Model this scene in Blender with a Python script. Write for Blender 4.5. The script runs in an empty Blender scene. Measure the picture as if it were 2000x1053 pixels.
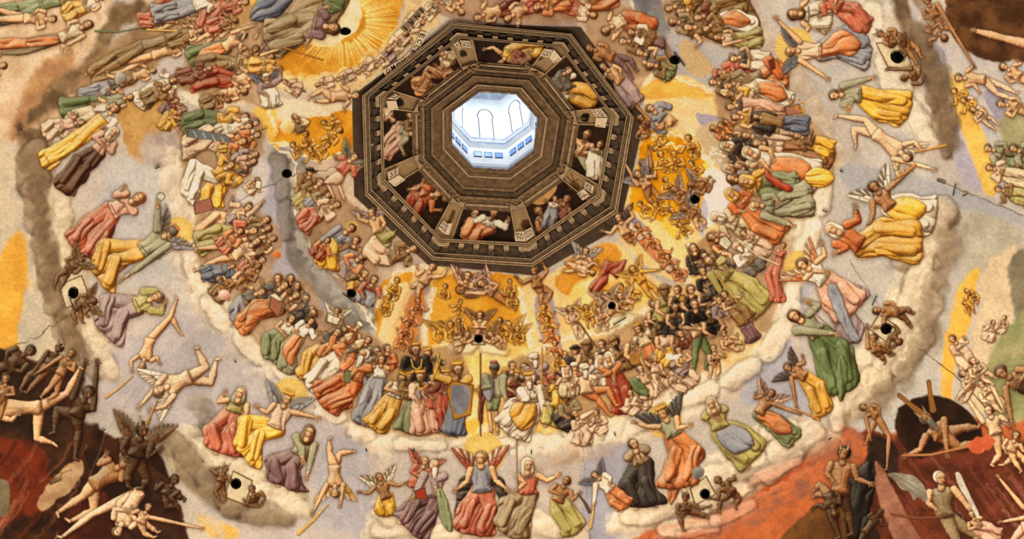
import bpy, bmesh, math, re
import numpy as np
from mathutils import Vector, Matrix
# ===========================================================================
# camera, world, lights, exposure
# ===========================================================================
CAMF, CAMX, CAMY, CAMZ = 1403.600333, -4.038332, -20.0787, 1.7
EA, EB, EC = -0.112106, 0.639439, 0.206586
def _rot(a, b, c):
    ca, sa, cb, sb, cc, sc = math.cos(a), math.sin(a), math.cos(b), math.sin(b), math.cos(c), math.sin(c)
    return np.array([[ca, -sa, 0], [sa, ca, 0], [0, 0, 1]])@np.array([[1, 0, 0], [0, cb, -sb], [0, sb, cb]])@np.array([[cc, -sc, 0], [sc, cc, 0], [0, 0, 1]])
RM = _rot(EA, EB, EC); CPOS = np.array([CAMX, CAMY, CAMZ])
scene = bpy.context.scene
cam = bpy.data.cameras.new('camera'); co = bpy.data.objects.new('camera', cam); scene.collection.objects.link(co)
cam.sensor_width = 36; cam.sensor_fit = 'HORIZONTAL'; cam.lens = CAMF/2000*36; cam.clip_end = 500
co.matrix_world = Matrix([[RM[0, 0], -RM[1, 0], -RM[2, 0], CAMX], [RM[0, 1], -RM[1, 1], -RM[2, 1], CAMY], [RM[0, 2], -RM[1, 2], -RM[2, 2], CAMZ], [0, 0, 0, 1]])
scene.camera = co
scene.view_settings.view_transform = 'Standard'; scene.view_settings.look = 'None'; scene.view_settings.gamma = 1; scene.view_settings.use_curve_mapping = False
scene.view_settings.exposure = 0.32
world = bpy.data.worlds.new('world'); scene.world = world; world.use_nodes = True
world.node_tree.nodes['Background'].inputs[0].default_value = (1.0, .93, .82, 1); world.node_tree.nodes['Background'].inputs[1].default_value = .85
def lamp(name, loc, to, size, power, colr, kind='AREA'):
    l = bpy.data.lights.new(name, kind); l.energy = power; l.color = colr
    if kind == 'AREA': l.size = size; l.shape = 'DISK'
    else: l.shadow_soft_size = size
    o = bpy.data.objects.new(name, l); scene.collection.objects.link(o); o.location = loc
    o.rotation_euler = (Vector(to)-Vector(loc)).to_track_quat('-Z', 'Y').to_euler(); return o
# floodlights standing round the drum gallery, out of the frame
lamp('flood_lamp_east', (11, 7, 2), (6, 2, 34), 2.5, 1500, (1, .84, .60))
lamp('flood_lamp_south', (0, 13, 2), (0, 0, 34), 2.5, 1500, (1, .86, .64))
lamp('flood_lamp_west', (-11, 7, 2), (-6, 2, 34), 2.5, 1000, (1, .84, .60))
#PAINT-BEGIN
# ---------------------------------------------------------------------------
# The fresco's pigment: a small numpy painter (no image files).  Its canvas is
# laid over the plaster of the vault further down, vertex by vertex.
import re
import numpy as np
OX = OY = 120
CW, CH = 2000 + 2*OX, 1053 + 2*OY
rng = np.random.RandomState(7)
C = np.zeros((CH, CW, 3), np.float32)
ID = np.zeros((CH, CW), np.int16)
_nc = {}
_sc = np.array([1.5, 2, 3, 4.5, 6, 9, 12, 18, 26, 40, 64, 100, 140])
def N(scale, seed=0):
    scale = float(_sc[np.argmin(np.abs(np.log(_sc/scale)))]); seed = int(seed) % 9
    key = (scale, seed)
    if key not in _nc:
        r = np.random.RandomState(int(seed)*131 + int(scale*10))
        gh, gw = int(CH/scale)+3, int(CW/scale)+3
        g = r.rand(gh, gw).astype(np.float32)
        ys = np.arange(CH, dtype=np.float32)/scale; xs = np.arange(CW, dtype=np.float32)/scale
        yi = ys.astype(int); xi = xs.astype(int)
        fy = ys-yi; fx = xs-xi; fy = fy*fy*(3-2*fy); fx = fx*fx*(3-2*fx)
        a = g[yi]*(1-fy)[:, None] + g[yi+1]*fy[:, None]
        _nc[key] = (a[:, xi]*(1-fx) + a[:, xi+1]*fx).astype(np.float32)
    return _nc[key]
_fc = {}
def FB(s, seed=0):
    s = float(_sc[np.argmin(np.abs(np.log(_sc/s)))]); seed = seed % 6
    if (s, seed) not in _fc: _fc[s, seed] = _fb(s, seed).astype(np.float16)
    return _fc[s, seed]
def _fb(s, seed):
    return N(s, seed)*.5 + N(s/2, seed+1)*.27 + N(s/4, seed+2)*.15 + N(s/8, seed+3)*.08
def col(c): return np.array(c, np.float32)/255
def win(x0, y0, x1, y1):
    a = max(0, int(x0)+OX); b = min(CW, int(x1)+OX+1); c = max(0, int(y0)+OY); d = min(CH, int(y1)+OY+1)
    if b-a < 2 or d-c < 2: return None
    sl = (slice(c, d), slice(a, b))
    X, Y = np.meshgrid(np.arange(a, b, dtype=np.float32)-OX, np.arange(c, d, dtype=np.float32)-OY)
    return sl, X, Y
def sdpoly(P, X, Y):
    P = np.asarray(P, np.float32); n = len(P)
    d = np.full(X.shape, 1e9, np.float32); ins = np.zeros(X.shape, bool)
    for i in range(n):
        ax, ay = P[i]; bx, by = P[(i+1) % n]
        ex, ey = bx-ax, by-ay; L = ex*ex+ey*ey+1e-9
        t = np.clip(((X-ax)*ex+(Y-ay)*ey)/L, 0, 1)
        d = np.minimum(d, (X-ax-t*ex)**2+(Y-ay-t*ey)**2)
        if ay != by:
            ins ^= ((Y >= ay) != (Y >= by)) & (X < (Y-ay)*ex/ey+ax)
    d = np.sqrt(d)
    return np.where(ins, -d, d)
def smooth(P, k=5):
    P = np.asarray(P, float); n = len(P); out = []
    for i in range(n):
        p0, p1, p2, p3 = P[i-1], P[i], P[(i+1) % n], P[(i+2) % n]
        for j in range(k):
            t = j/k
            out.append(.5*((2*p1)+(-p0+p2)*t+(2*p0-5*p1+4*p2-p3)*t*t+(-p0+3*p1-3*p2+p3)*t**3))
    return out
def sst(a, b, x):
    t = np.clip((x-a)/(b-a), 0, 1); return t*t*(3-2*t)
def parse(s): return [tuple(float(v) for v in q.split(',')) for q in s.split()]
def poly(P, c, soft=3, warp=6, wsc=30, c2=None, tex=.5, a=1., sm=True, seed=0, grain=24):
    """a painted area with a broken edge, mottled between two pigments"""
    if isinstance(P, str): P = parse(P)
    if sm: P = smooth(P, 4)
    A = np.array(P); m = soft+warp+2
    w = win(A[:, 0].min()-m, A[:, 1].min()-m, A[:, 0].max()+m, A[:, 1].max()+m)
    if w is None: return
    sl, X, Y = w
    dx = (FB(wsc, 11+seed)[sl]-.5)*2*warp; dy = (FB(wsc, 17+seed)[sl]-.5)*2*warp
    d = sdpoly(P, X+dx, Y+dy)
    al = (1-sst(-soft, soft*.3, d))*a
    cc = col(c)[None, None]
    if c2 is not None:
        t = sst(.5-.5*tex, .5+.5*tex, FB(grain, 23+seed)[sl])[..., None]
        cc = cc*(1-t)+col(c2)*t
    C[sl] = C[sl]*(1-al[..., None])+cc*al[..., None]
def line(P, w, c, a=1., warp=0, w2=None):
    if isinstance(P, str): P = parse(P)
    A = np.array(P); m = max(w, w2 or 0)+warp+2
    wn = win(A[:, 0].min()-m, A[:, 1].min()-m, A[:, 0].max()+m, A[:, 1].max()+m)
    if wn is None: return
    sl, X, Y = wn
    if warp:
        X = X+(N(9, 3)[sl]-.5)*2*warp; Y = Y+(N(9, 4)[sl]-.5)*2*warp
    d = np.full(X.shape, 1e9, np.float32); n = len(P)-1
    for i in range(n):
        ax, ay = P[i]; bx, by = P[i+1]; ex, ey = bx-ax, by-ay
        t = np.clip(((X-ax)*ex+(Y-ay)*ey)/(ex*ex+ey*ey+1e-9), 0, 1)
        r = w/2 if w2 is None else (w+(w2-w)*(i+t)/n)/2
        d = np.minimum(d, np.hypot(X-ax-t*ex, Y-ay-t*ey)-r)
    al = (np.clip(.5-d, 0, 1)*a)[..., None]
    C[sl] = C[sl]*(1-al)+col(c)*al
LX, LY, LZ = -.42, -.55, .72
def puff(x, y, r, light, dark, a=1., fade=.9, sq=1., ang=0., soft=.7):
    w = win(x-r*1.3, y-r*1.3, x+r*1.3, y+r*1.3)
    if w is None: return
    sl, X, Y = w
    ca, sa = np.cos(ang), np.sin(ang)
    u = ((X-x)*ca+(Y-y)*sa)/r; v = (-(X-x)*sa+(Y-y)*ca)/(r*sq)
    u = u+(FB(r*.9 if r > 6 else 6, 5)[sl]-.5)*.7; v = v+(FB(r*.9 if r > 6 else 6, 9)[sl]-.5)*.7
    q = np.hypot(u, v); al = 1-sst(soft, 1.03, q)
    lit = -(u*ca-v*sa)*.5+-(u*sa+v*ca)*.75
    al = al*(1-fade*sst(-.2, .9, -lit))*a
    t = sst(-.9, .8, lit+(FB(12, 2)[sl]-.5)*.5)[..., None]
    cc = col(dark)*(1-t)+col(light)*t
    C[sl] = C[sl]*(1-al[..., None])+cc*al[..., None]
def cloud(path, r0, r1, n, light, dark, spread=.6, a=.9, seed=0, fade=.8):
    if isinstance(path, str): path = parse(path)
    R = np.random.RandomState(seed+99); P = np.array(path)
    seg = np.hypot(*(P[1:]-P[:-1]).T); cum = np.concatenate([[0], np.cumsum(seg)])
    for i in range(n):
        s = R.rand()*cum[-1]; j = min(np.searchsorted(cum, s, 'right')-1, len(seg)-1)
        t = (s-cum[j])/seg[j]; p = P[j]*(1-t)+P[j+1]*t
        r = r0+(r1-r0)*R.rand()**1.6
        p = p+R.randn(2)*spread*(r0+r1)/2
        dv = P[j+1]-P[j]; puff(p[0], p[1], r*1.35, light, dark, a*(.35+.5*R.rand()), fade, .5+.3*R.rand(), np.arctan2(dv[1], dv[0])+R.randn()*.35, .58+.34*R.rand())

# ---- figures -----------------------------------------------------------------
PAL = dict(r=(190, 102, 76), R=(166, 68, 44), o=(204, 122, 70), O=(194, 102, 54), y=(212, 154, 64), Y=(232, 172, 62), g=(134, 138, 96), G=(104, 116, 72),
           b=(150, 146, 152), B=(104, 108, 124), l=(164, 136, 134), L=(128, 92, 92), w=(228, 210, 184), W=(242, 228, 202), p=(214, 160, 132), P=(224, 184, 150),
           m=(128, 66, 46), M=(92, 54, 38), n=(142, 104, 62), k=(66, 56, 50), K=(44, 36, 32), s=(218, 166, 118), S=(226, 184, 142), t=(172, 116, 70), T=(170, 116, 74),
           d=(124, 82, 50), D=(84, 56, 36), q=(226, 160, 62), Q=(226, 142, 82), e=(176, 158, 92), a=(156, 128, 92), c=(216, 188, 148), h=(112, 100, 90), x=(158, 150, 118))
class Fig:
    """one painted figure, modelled as overlapping height fields shaded by the painter's light"""
    def __init__(s, x0, y0, x1, y1, hr, tone=1.):
        s.w = win(x0, y0, x1, y1); s.hr = hr; s.tone = tone
        if s.w is None: return
        sl, X, Y = s.w; s.sl, s.X, s.Y = sl, X, Y
        s.A = np.zeros(X.shape, np.float32); s.C = np.zeros(X.shape+(3,), np.float32)
        s.n1 = (N(max(9, hr*2.2), 4)[sl]-.5)*.8; s.n2 = (N(max(6, hr*1.3), 5)[sl]-.5)*.8; s.n3 = N(3, 2)[sl]-.5
    def crop(s, pts, m):
        A = np.asarray(pts, float); x0 = s.X[0, 0]; y0 = s.Y[0, 0]; h, w = s.X.shape
        a = max(0, int(A[:, 0].min()-m-x0)); b = min(w, int(A[:, 0].max()+m-x0)+2)
        c = max(0, int(A[:, 1].min()-m-y0)); d = min(h, int(A[:, 1].max()+m-y0)+2)
        return None if b-a < 3 or d-c < 3 else (slice(c, d), slice(a, b))
    def put(s, k, d, h, c, edge=1., soft=.8, lite=1.):
        """k crop, d signed distance (px), h height (px), c pigment"""
        al = 1-sst(-soft, soft, d)
        if al.max() <= 0: return
        h = (h+s.n3[k]*s.hr*.05)*.8
        gy, gx = np.gradient(h); C_, A_ = s.C[k], s.A[k]
        nz = 1/np.sqrt(1+gx*gx+gy*gy); t = (-gx*LX-gy*LY+LZ)*nz
        t = t[..., None]
        base = col(PAL[c] if isinstance(c, str) else c)*s.tone*(1+s.n1[k]*.3)[..., None]
        sh = base*np.array([.50, .40, .34], np.float32)
        hi = base*.40+np.array([1., .95, .84], np.float32)*.60*(.46+.58*col(PAL[c] if isinstance(c, str) else c).max()*s.tone)
        cc = np.where(t < .58, sh+(base-sh)*np.clip(t/.58, 0, 1)**1.3, base+(hi-base)*np.clip((t-.58)/.44, 0, 1)**1.3*lite)
        if edge:
            e = sst(-1.7, .1, d)[..., None]*.42*edge
            cc = cc*(1-e)+np.array([.30, .17, .09], np.float32)*e
            ring = ((1-sst(.2, 2.4+s.hr*.12, d))*(A_ > 0)*.34*edge)[..., None]
            C_[:] = C_*(1-ring)+np.array([.26, .16, .09], np.float32)*ring
        C_[:] = C_*(1-al[..., None])+cc*al[..., None]
        A_[:] = np.maximum(A_, al)
    def cap(s, a, b, ra, rb, c, fold=0., edge=1., bulge=1., ph=0., fr=1.):
        a = np.array(a, float); b = np.array(b, float); e = b-a; L = np.hypot(*e)+1e-6
        k = s.crop([a, b], max(ra, rb)*(1.35 if fold else 1)+4)
        if k is None: return
        X, Y = s.X[k], s.Y[k]
        t = np.clip(((X-a[0])*e[0]+(Y-a[1])*e[1])/(L*L), 0, 1); r = ra+(rb-ra)*t
        u = ((X-a[0])*-e[1]+(Y-a[1])*e[0])/L; v = ((X-a[0])*e[0]+(Y-a[1])*e[1])/L
        q = np.hypot(X-a[0]-t*e[0], Y-a[1]-t*e[1]); d = q-r
        if fold: d = d+s.n2[k]*r*.45
        h = np.sqrt(np.maximum(r*r-q*q, 0))*bulge
        if fold: h = h*.8+s.fold(k, u, v, fold, ph, fr)
        s.put(k, d, h, c, edge)
    def limb(s, P, R, c, fold=0., edge=1., ph=0.):
        """one continuous tapering limb through several joints"""
        P = [np.array(p, float) for p in P]; k = s.crop(P, max(R)*(1.35 if fold else 1)+4)
        if k is None: return
        X, Y = s.X[k], s.Y[k]; D = None; H = None; sm = s.hr*.22
        for (a, b, ra, rb) in zip(P[:-1], P[1:], R[:-1], R[1:]):
            e = b-a; L = np.hypot(*e)+1e-6
            t = np.clip(((X-a[0])*e[0]+(Y-a[1])*e[1])/(L*L), 0, 1); r = ra+(rb-ra)*t
            q = np.hypot(X-a[0]-t*e[0], Y-a[1]-t*e[1]); d = q-r; h = np.sqrt(np.maximum(r*r-q*q, 0))
            if fold: h = h*.8+s.fold(k, ((X-a[0])*-e[1]+(Y-a[1])*e[0])/L, ((X-a[0])*e[0]+(Y-a[1])*e[1])/L, fold, ph, 1.)
            if D is None: D, H = d, h
            else:
                w = np.clip(.5+.5*(D-d)/sm, 0, 1); D = D*(1-w)+d*w-sm*w*(1-w)*.5; H = H*(1-w)+h*w
        if fold: D = D+s.n2[k]*max(R)*.4
        s.put(k, D, H, c, edge)
    def fold(s, k, u, v, am, ph=0., fr=1.):
        hr = s.hr
        fan = 1+.1*np.clip(v/hr, -1, 8)
        z = u/hr/fan*1.15*fr+s.n1[k]*1.5+np.sin(v/hr*.35+ph)*.35
        z2 = u/hr/fan*2.3*fr+v/hr*.28*np.sin(ph*3)+s.n1[k]*2.+ph
        return ((np.sin(z*1.57+ph)**2+.012)**.25*.66+(np.sin(z2*1.57)**2+.03)**.25*.24)*hr*am
    def blob(s, P, c, fold=0., ax=None, edge=1., ph=0., fr=1., bulge=.6, warp=0.):
        P = smooth(P, 3); k = s.crop(P, 5+warp*s.hr)
        if k is None: return
        X, Y = s.X[k], s.Y[k]
        d = sdpoly(P, X+s.n2[k]*warp*s.hr, Y+s.n1[k]*warp*s.hr)
        R = s.hr*1.5; h = np.sqrt(np.clip(1-(1+np.clip(d, -R, 0)/R)**2, 0, 1))*R*bulge
        if fold:
            a, b = ax; e = np.array(b, float)-a; L = np.hypot(*e)+1e-6
            u = ((X-a[0])*-e[1]+(Y-a[1])*e[0])/L; v = ((X-a[0])*e[0]+(Y-a[1])*e[1])/L
            h = h+s.fold(k, u, v, fold, ph, fr)
        s.put(k, d, h, c, edge)
    def dot(s, x, y, r, c, a=1.):
        k = s.crop([(x, y)], r+2)
        if k is None: return
        d = np.hypot(s.X[k]-x, s.Y[k]-y)-r; al = (np.clip(.6-d, 0, 1)*a)[..., None]
        s.C[k] = s.C[k]*(1-al)+col(c)*al
    def seg(s, a, b, w, c, al=1.):
        k = s.crop([a, b], w+2)
        if k is None: return
        X, Y = s.X[k], s.Y[k]
        e = (b[0]-a[0], b[1]-a[1]); t = np.clip(((X-a[0])*e[0]+(Y-a[1])*e[1])/(e[0]**2+e[1]**2+1e-9), 0, 1)
        d = np.hypot(X-a[0]-t*e[0], Y-a[1]-t*e[1])-w/2; m = (np.clip(.5-d, 0, 1)*al)[..., None]
        s.C[k] = s.C[k]*(1-m)+col(c)*m
        if al > .9: s.A[k] = np.maximum(s.A[k], m[..., 0])
    def done(s, fid, shadow=.35):
        sl = s.sl
        if shadow:    # the painter's dark contour on the ground behind
            k = max(2, int(s.hr*.45)); Z = s.A.copy()
            for _ in range(3):
                Z = (Z+np.roll(Z, k, 0)+np.roll(Z, -k//2, 0)+np.roll(Z, k//2, 1)+np.roll(Z, -k//2, 1))/5
            z = (np.clip(Z*2, 0, 1)*shadow*(1-s.A))[..., None]
            C[sl] = C[sl]*(1-z)+C[sl]*np.array([.5, .4, .32], np.float32)*z
        C[sl] = C[sl]*(1-s.A[..., None])+s.C*s.A[..., None]
        ID[sl][s.A > .5] = fid
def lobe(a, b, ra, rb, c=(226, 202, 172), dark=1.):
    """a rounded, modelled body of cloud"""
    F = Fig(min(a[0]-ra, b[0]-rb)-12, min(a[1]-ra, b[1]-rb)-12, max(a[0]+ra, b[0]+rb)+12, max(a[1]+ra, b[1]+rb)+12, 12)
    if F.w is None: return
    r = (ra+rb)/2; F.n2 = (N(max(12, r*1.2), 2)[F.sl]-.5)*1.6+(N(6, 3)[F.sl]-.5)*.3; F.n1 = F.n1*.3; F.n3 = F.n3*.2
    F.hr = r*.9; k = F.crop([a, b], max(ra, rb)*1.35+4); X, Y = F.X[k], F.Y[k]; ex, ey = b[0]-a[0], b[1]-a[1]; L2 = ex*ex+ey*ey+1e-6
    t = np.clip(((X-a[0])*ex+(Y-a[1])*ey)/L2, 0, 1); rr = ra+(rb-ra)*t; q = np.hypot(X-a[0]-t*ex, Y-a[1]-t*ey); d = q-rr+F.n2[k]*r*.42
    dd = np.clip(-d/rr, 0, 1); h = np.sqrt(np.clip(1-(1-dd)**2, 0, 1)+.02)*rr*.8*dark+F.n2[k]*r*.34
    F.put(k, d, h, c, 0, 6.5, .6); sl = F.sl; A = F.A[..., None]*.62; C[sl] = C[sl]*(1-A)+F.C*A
def lobes(s, c=(226, 202, 172), dark=1.):
    for q in s.split(';'):
        x1, y1, x2, y2, r1, r2 = [float(v) for v in q.split(',')]; lobe((x1, y1), (x2, y2), r1, r2, c, dark)
FIGS = []   # (kind, label, web anchor)
CN = dict(r='red', R='deep red', o='orange', O='deep orange', y='yellow', Y='bright yellow', g='grey-green', G='green', b='grey-blue', B='blue', l='lilac', L='purple-brown',
          w='white', W='white', p='pink', P='pale pink', m='maroon', M='dark brown', n='brown', k='black', K='black', e='olive', a='tan', c='cream', h='grey', x='pale green', s='bare', S='bare', t='bare', T='bare', d='bare', D='bare', q='gold', Q='gold')
def head(F, H, dr, hr, hair, fl, skin, turn):
    px = np.array([-dr[1], dr[0]]); hr *= .9
    if hair == 'n': hair = (112, 76, 44)
    H = np.array(H, float)+dr*hr*.12; up = -dr
    if 'v' in fl:      # veil or hood
        F.cap(H+up*hr*.15, H+dr*hr*1.1, hr*1.18, hr*1.35, 'w' if isinstance(hair, str) and hair == 'v' else hair, .3)
    elif 'u' in fl:    # long hair
        F.cap(H+up*hr*.1, H+dr*hr*1.0+px*turn*-.4*hr, hr*1.08, hr*.8, hair, .2)
    F.cap(H+dr*hr*.7, H+dr*hr*1.5, hr*.45, hr*.55, skin)
    hx = H+px*turn*-.16*hr+up*hr*.16
    if 'v' not in fl:
        F.cap(hx, hx+up*.05, hr*1.02, hr*1.02, hair, .28, ph=turn*2, fr=1.8)
    f = H+px*turn*.2*hr+dr*hr*.14
    F.cap(f+up*hr*.22, f+dr*hr*.3, hr*.72, hr*.56, skin, bulge=.8, edge=.8)
    if hr >= 5:
        dk = (84, 48, 28); fx = px*turn*.18*hr
        for sgn in (-1, 1):
            e = f+fx+px*sgn*.3*hr+up*hr*.12
            F.seg(e-px*.16*hr, e+px*.16*hr, max(.9, hr*.15), dk, .85)
            F.seg(e-px*.2*hr+up*.2*hr, e+px*.2*hr+up*.22*hr, max(.7, hr*.1), (120, 76, 46), .6)
        F.seg(f+fx+up*hr*.1, f+fx*1.5+dr*hr*.26, max(.8, hr*.14), (244, 208, 164), .6)
        F.seg(f+fx*1.5-px*.06*hr+dr*hr*.28, f+fx*1.5+px*.14*hr+dr*hr*.28, max(.7, hr*.1), (140, 84, 52), .7)
        F.seg(f+fx-px*.2*hr+dr*hr*.48, f+fx+px*.2*hr+dr*hr*.48, max(.8, hr*.12), (150, 70, 50), .75)
        F.dot(f[0]-px[0]*.36*hr+dr[0]*.26*hr, f[1]-px[1]*.36*hr+dr[1]*.26*hr, hr*.16, (214, 120, 84), .35)
    if 'z' in fl:      # beard
        bl = 1.5 if 'Z' in fl else .8
        F.cap(f+dr*hr*.62, f+dr*hr*(.62+bl), hr*.52, hr*.26, hair, .3, fr=2)
    if 'C' in fl:      # crown
        b0 = H+up*hr*.72
        F.blob([b0-px*.85*hr, b0+px*.85*hr, b0+px*.95*hr+up*.55*hr, b0-px*.95*hr+up*.55*hr], 'q', edge=.8)
        for k in (-.8, -.4, 0, .4, .8):
            F.seg(b0+px*k*hr+up*.4*hr, b0+px*k*1.15*hr+up*1.05*hr, max(1.2, hr*.2), (226, 168, 66))
        F.seg(b0-px*.85*hr+up*.1*hr, b0+px*.85*hr+up*.1*hr, max(1., hr*.14), (150, 92, 30), .8)
    if 'M' in fl:      # mitre
        b0 = H+up*hr*.6
        F.blob([b0-px*.85*hr, b0+px*.85*hr, b0+px*.9*hr+up*1.1*hr, b0+up*2.3*hr, b0-px*.9*hr+up*1.1*hr], 'Y' if 'Y' in fl else 'c', .25, (b0, b0+up*hr))
        F.seg(b0, b0+up*2*hr, max(1, hr*.16), (190, 124, 46), .8)
        F.seg(b0-px*.85*hr, b0+px*.85*hr, max(1, hr*.2), (190, 124, 46), .8)
    if 'T' in fl:      # turban
        F.cap(H+up*hr*.62-px*.4*hr, H+up*hr*.62+px*.4*hr, hr*.62, hr*.62, 'w' if 'R' not in fl else 'r', .35)
    if 'H' in fl:      # broad hat
        c = 'n' if 'n' in fl else 'K'
        F.cap(H+up*hr*.62-px*1.15*hr, H+up*hr*.62+px*1.15*hr, hr*.3, hr*.3, c)
        F.cap(H+up*hr*.85-px*.3*hr, H+up*hr*.85+px*.3*hr, hr*.6, hr*.55, c)
    if 'E' in fl:      # helmet
        F.cap(H+up*hr*.5, H+up*hr*.6, hr*.92, hr*.8, 'h')
        F.cap(H+up*hr*1.3-px*.2*hr, H+up*hr*1.2+px*.8*hr, hr*.28, hr*.2, 'r')
    if 'J' in fl:      # horns
        for sgn in (-1, 1):
            F.cap(H+px*sgn*.5*hr+up*.6*hr, H+px*sgn*.8*hr+up*1.9*hr, hr*.24, hr*.06, 'a')
def wing(F, S, d0, L, c1, c2, sgn):
    """a wing of overlapping feathers fanned from the shoulder"""
    d0 = np.array(d0, float); n = 8
    pr = np.array([-d0[1], d0[0]])*sgn
    for k in range(n-1, -1, -1):
        a = .95*k/(n-1); q = d0*np.cos(a*1.35)+pr*np.sin(a*1.35)*.9
        base = np.array(S)+d0*L*.42*(1-k/(n-1))+pr*L*.06*k/(n-1)
        F.cap(base, base+q*L*(.75-.28*k/(n-1)), L*.12, L*.05, c2 if k % 2 else c1, edge=.8, bulge=.6)
    F.cap(np.array(S), np.array(S)+d0*L*.5, L*.12, L*.1, c1, .25, bulge=.7)
    F.cap(np.array(S)+pr*L*.08, np.array(S)+d0*L*.34+pr*L*.12, L*.1, L*.08, c1, .35, bulge=.6)
def hand(F, E, Hn, hr, skin):
    e = np.array(Hn, float)-E; e /= np.hypot(*e)+1e-6; p = np.array([-e[1], e[0]])
    F.cap(Hn, np.array(Hn)+e*hr*.18, hr*.27, hr*.26, skin, edge=.7)
    if hr < 7: return
    for k, (o, l) in enumerate(((-.24, .52), (-.08, .62), (.08, .58), (.22, .46))):
        b = np.array(Hn)+e*hr*.26+p*o*hr
        F.cap(b, b+(e+p*o*.9)*hr*l, hr*.09, hr*.06, skin, edge=.55)
    b = np.array(Hn)+p*hr*.2; F.cap(b, b+(e*.6+p*.8)*hr*.42, hr*.1, hr*.07, skin, edge=.55)
def figure(spec):
    """hx,hy,hr  pelvis  knee  foot  top bottom hair flags  [A hand] [B hand] [W len cols] [label]"""
    lab = None
    if '|' in spec: spec, lab = spec.split('|'); lab = lab.strip()
    tk = spec.split(); nums = [[float(v) for v in t.split(',')] for t in tk[:4]]
    (hx, hy, hr), P, K, F_ = nums[0], np.array(nums[1][:2]), np.array(nums[2][:2]), np.array(nums[3][:2])
    top, bot, hair = tk[4:7]; fl = ''; ex = {}; wcol = []
    for t in tk[7:]:
        mt = re.match(r'^([A-Za-z]*?)([ABOX])(-?[\d.]+,.*)$', t)
        if mt:
            fl += mt.group(1)+' '; ex[mt.group(2)] = [float(v) for v in mt.group(3).split(',')]
        elif t[0] == 'W' and len(t) == 3: wcol.append(t)
        else: fl += t+' '
    H = np.array([hx, hy]); R = np.random.RandomState(int(hx*7+hy*13) % 99991)
    dr = P-H; LT = np.hypot(*dr)+1e-6; dr = dr/LT; px = np.array([-dr[1], dr[0]])
    pts = [H, P, K, F_]+[np.array(ex[k][:2]) for k in 'ABX' if k in ex]
    A = np.array(pts); m = hr*3.4+(hr*3.2 if wcol else 0)+(ex['O'][2]-hr*2 if 'O' in ex else 0)
    F = Fig(A[:, 0].min()-m, A[:, 1].min()-m, A[:, 0].max()+m, A[:, 1].max()+m, hr, .86 if 'F' in fl else 1.)
    if F.w is None: return
    nude = 'N' in fl or bot in 'sStTdDqQ' and top in 'sStTdDqQ'
    skin = top if top in 'sStTdDqQ' else ('q' if 'q' in fl else 's')
    if 't' in fl: skin = 't'
    turn = (-1 if R.rand() < .5 else 1)*(.3+.7*R.rand())
    sw = hr*(1.62 if 'i' not in fl else 1.)
    if 'c' in fl: sw *= .85
    N_ = H+dr*hr*1.35; S1 = N_+dr*hr*.45+px*sw; S2 = N_+dr*hr*.45-px*sw
    if 'O' in ex:      # halo, rays scratched into it
        o = ex['O']; q = np.hypot(F.X-o[0], F.Y-o[1]); th = np.arctan2(F.Y-o[1], F.X-o[0])
        ray = .5+.5*np.sin(th*34+F.n2*4)
        al = ((1-sst(o[2]*.9, o[2], q))*(.9))[..., None]
        hc = col((240, 198, 112))*(1-(q/o[2]).clip(0, 1)[..., None]*.0)+(ray*.12)[..., None]-.05+(sst(0, o[2], q)*-.08)[..., None]
        C[F.sl] = C[F.sl]*(1-al)+hc*al
    if wcol:
        L = hr*3.6; c1, c2 = wcol[0][1], wcol[0][2]
        if 'I' not in fl: wing(F, S1, (px*.62-dr*.78), L, c1, c2, 1)
        wing(F, S2, (-px*.62-dr*.78), L, c1, c2, -1)
    if 'r' in fl:      # ray crown
        for k in range(11):
            a_ = k/10*np.pi*1.2-.1*np.pi; v_ = -dr*np.sin(a_)+px*np.cos(a_); F.seg(H+v_*hr*1.1, H+v_*hr*1.9, 1.1, (246, 224, 178), .8)
    # far arm behind, legs, skirt
    e1 = K-P; e2 = F_-K; q = (F_-P); q = np.array([-q[1], q[0]])/(np.hypot(*q)+1e-6)
    big = 1.3 if hr >= 10.5 and 's' not in fl else 1.; sp = hr*(1.2*big if 's' not in fl else .6)
    if nude:
        r1, r2, r3 = hr*.98, hr*.66, hr*.32
        if bot in 'qQ' and top in 'qQ': pass
        K2 = np.array(ex['X'][2:4]) if 'X' in ex and len(ex['X']) > 2 else K-q*sp*1.3
        F2 = np.array(ex['X'][:2]) if 'X' in ex else F_-q*sp*1.2-(F_-K)*.15
        for kk, ff in ((K2, F2), (K+q*sp*.35, F_)):
            d_ = ff-kk; d_ = d_/(np.hypot(*d_)+1e-6)
            F.limb([P, P+(kk-P)*.5, kk, kk+(ff-kk)*.33, kk+(ff-kk)*.72, ff], [r1, r1*.86, r2*.82, r2*.92, r3*1.15, r3*.9], bot)
            fd = d_*.3+q*(.8 if R.rand() < .5 else -.8)
            F.cap(ff, ff+fd*hr*.75, hr*.26, hr*.2, bot)
            F.seg(ff+fd*hr*.7, ff+fd*hr*.95, max(.8, hr*.12), (150, 92, 56), .6)
    else:
        hl = hr*1.45
        F1, F2 = F_+q*sp*.9, F_-q*sp*.9
        K1, K2 = K+q*sp, K-q*sp
        sk = skin if skin in 'sStT' else 's'
        for f_ in (F1, F2):       # feet below the hem
            dd = (f_-K)/(np.hypot(*(f_-K))+1e-6)
            F.cap(f_-dd*hr*.3, f_+dd*hr*.5, hr*.34, hr*.26, sk); F.cap(f_+dd*hr*.5, f_+dd*hr*.5+q*hr*.5, hr*.24, hr*.2, sk)
        ph = R.rand()*6
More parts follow.
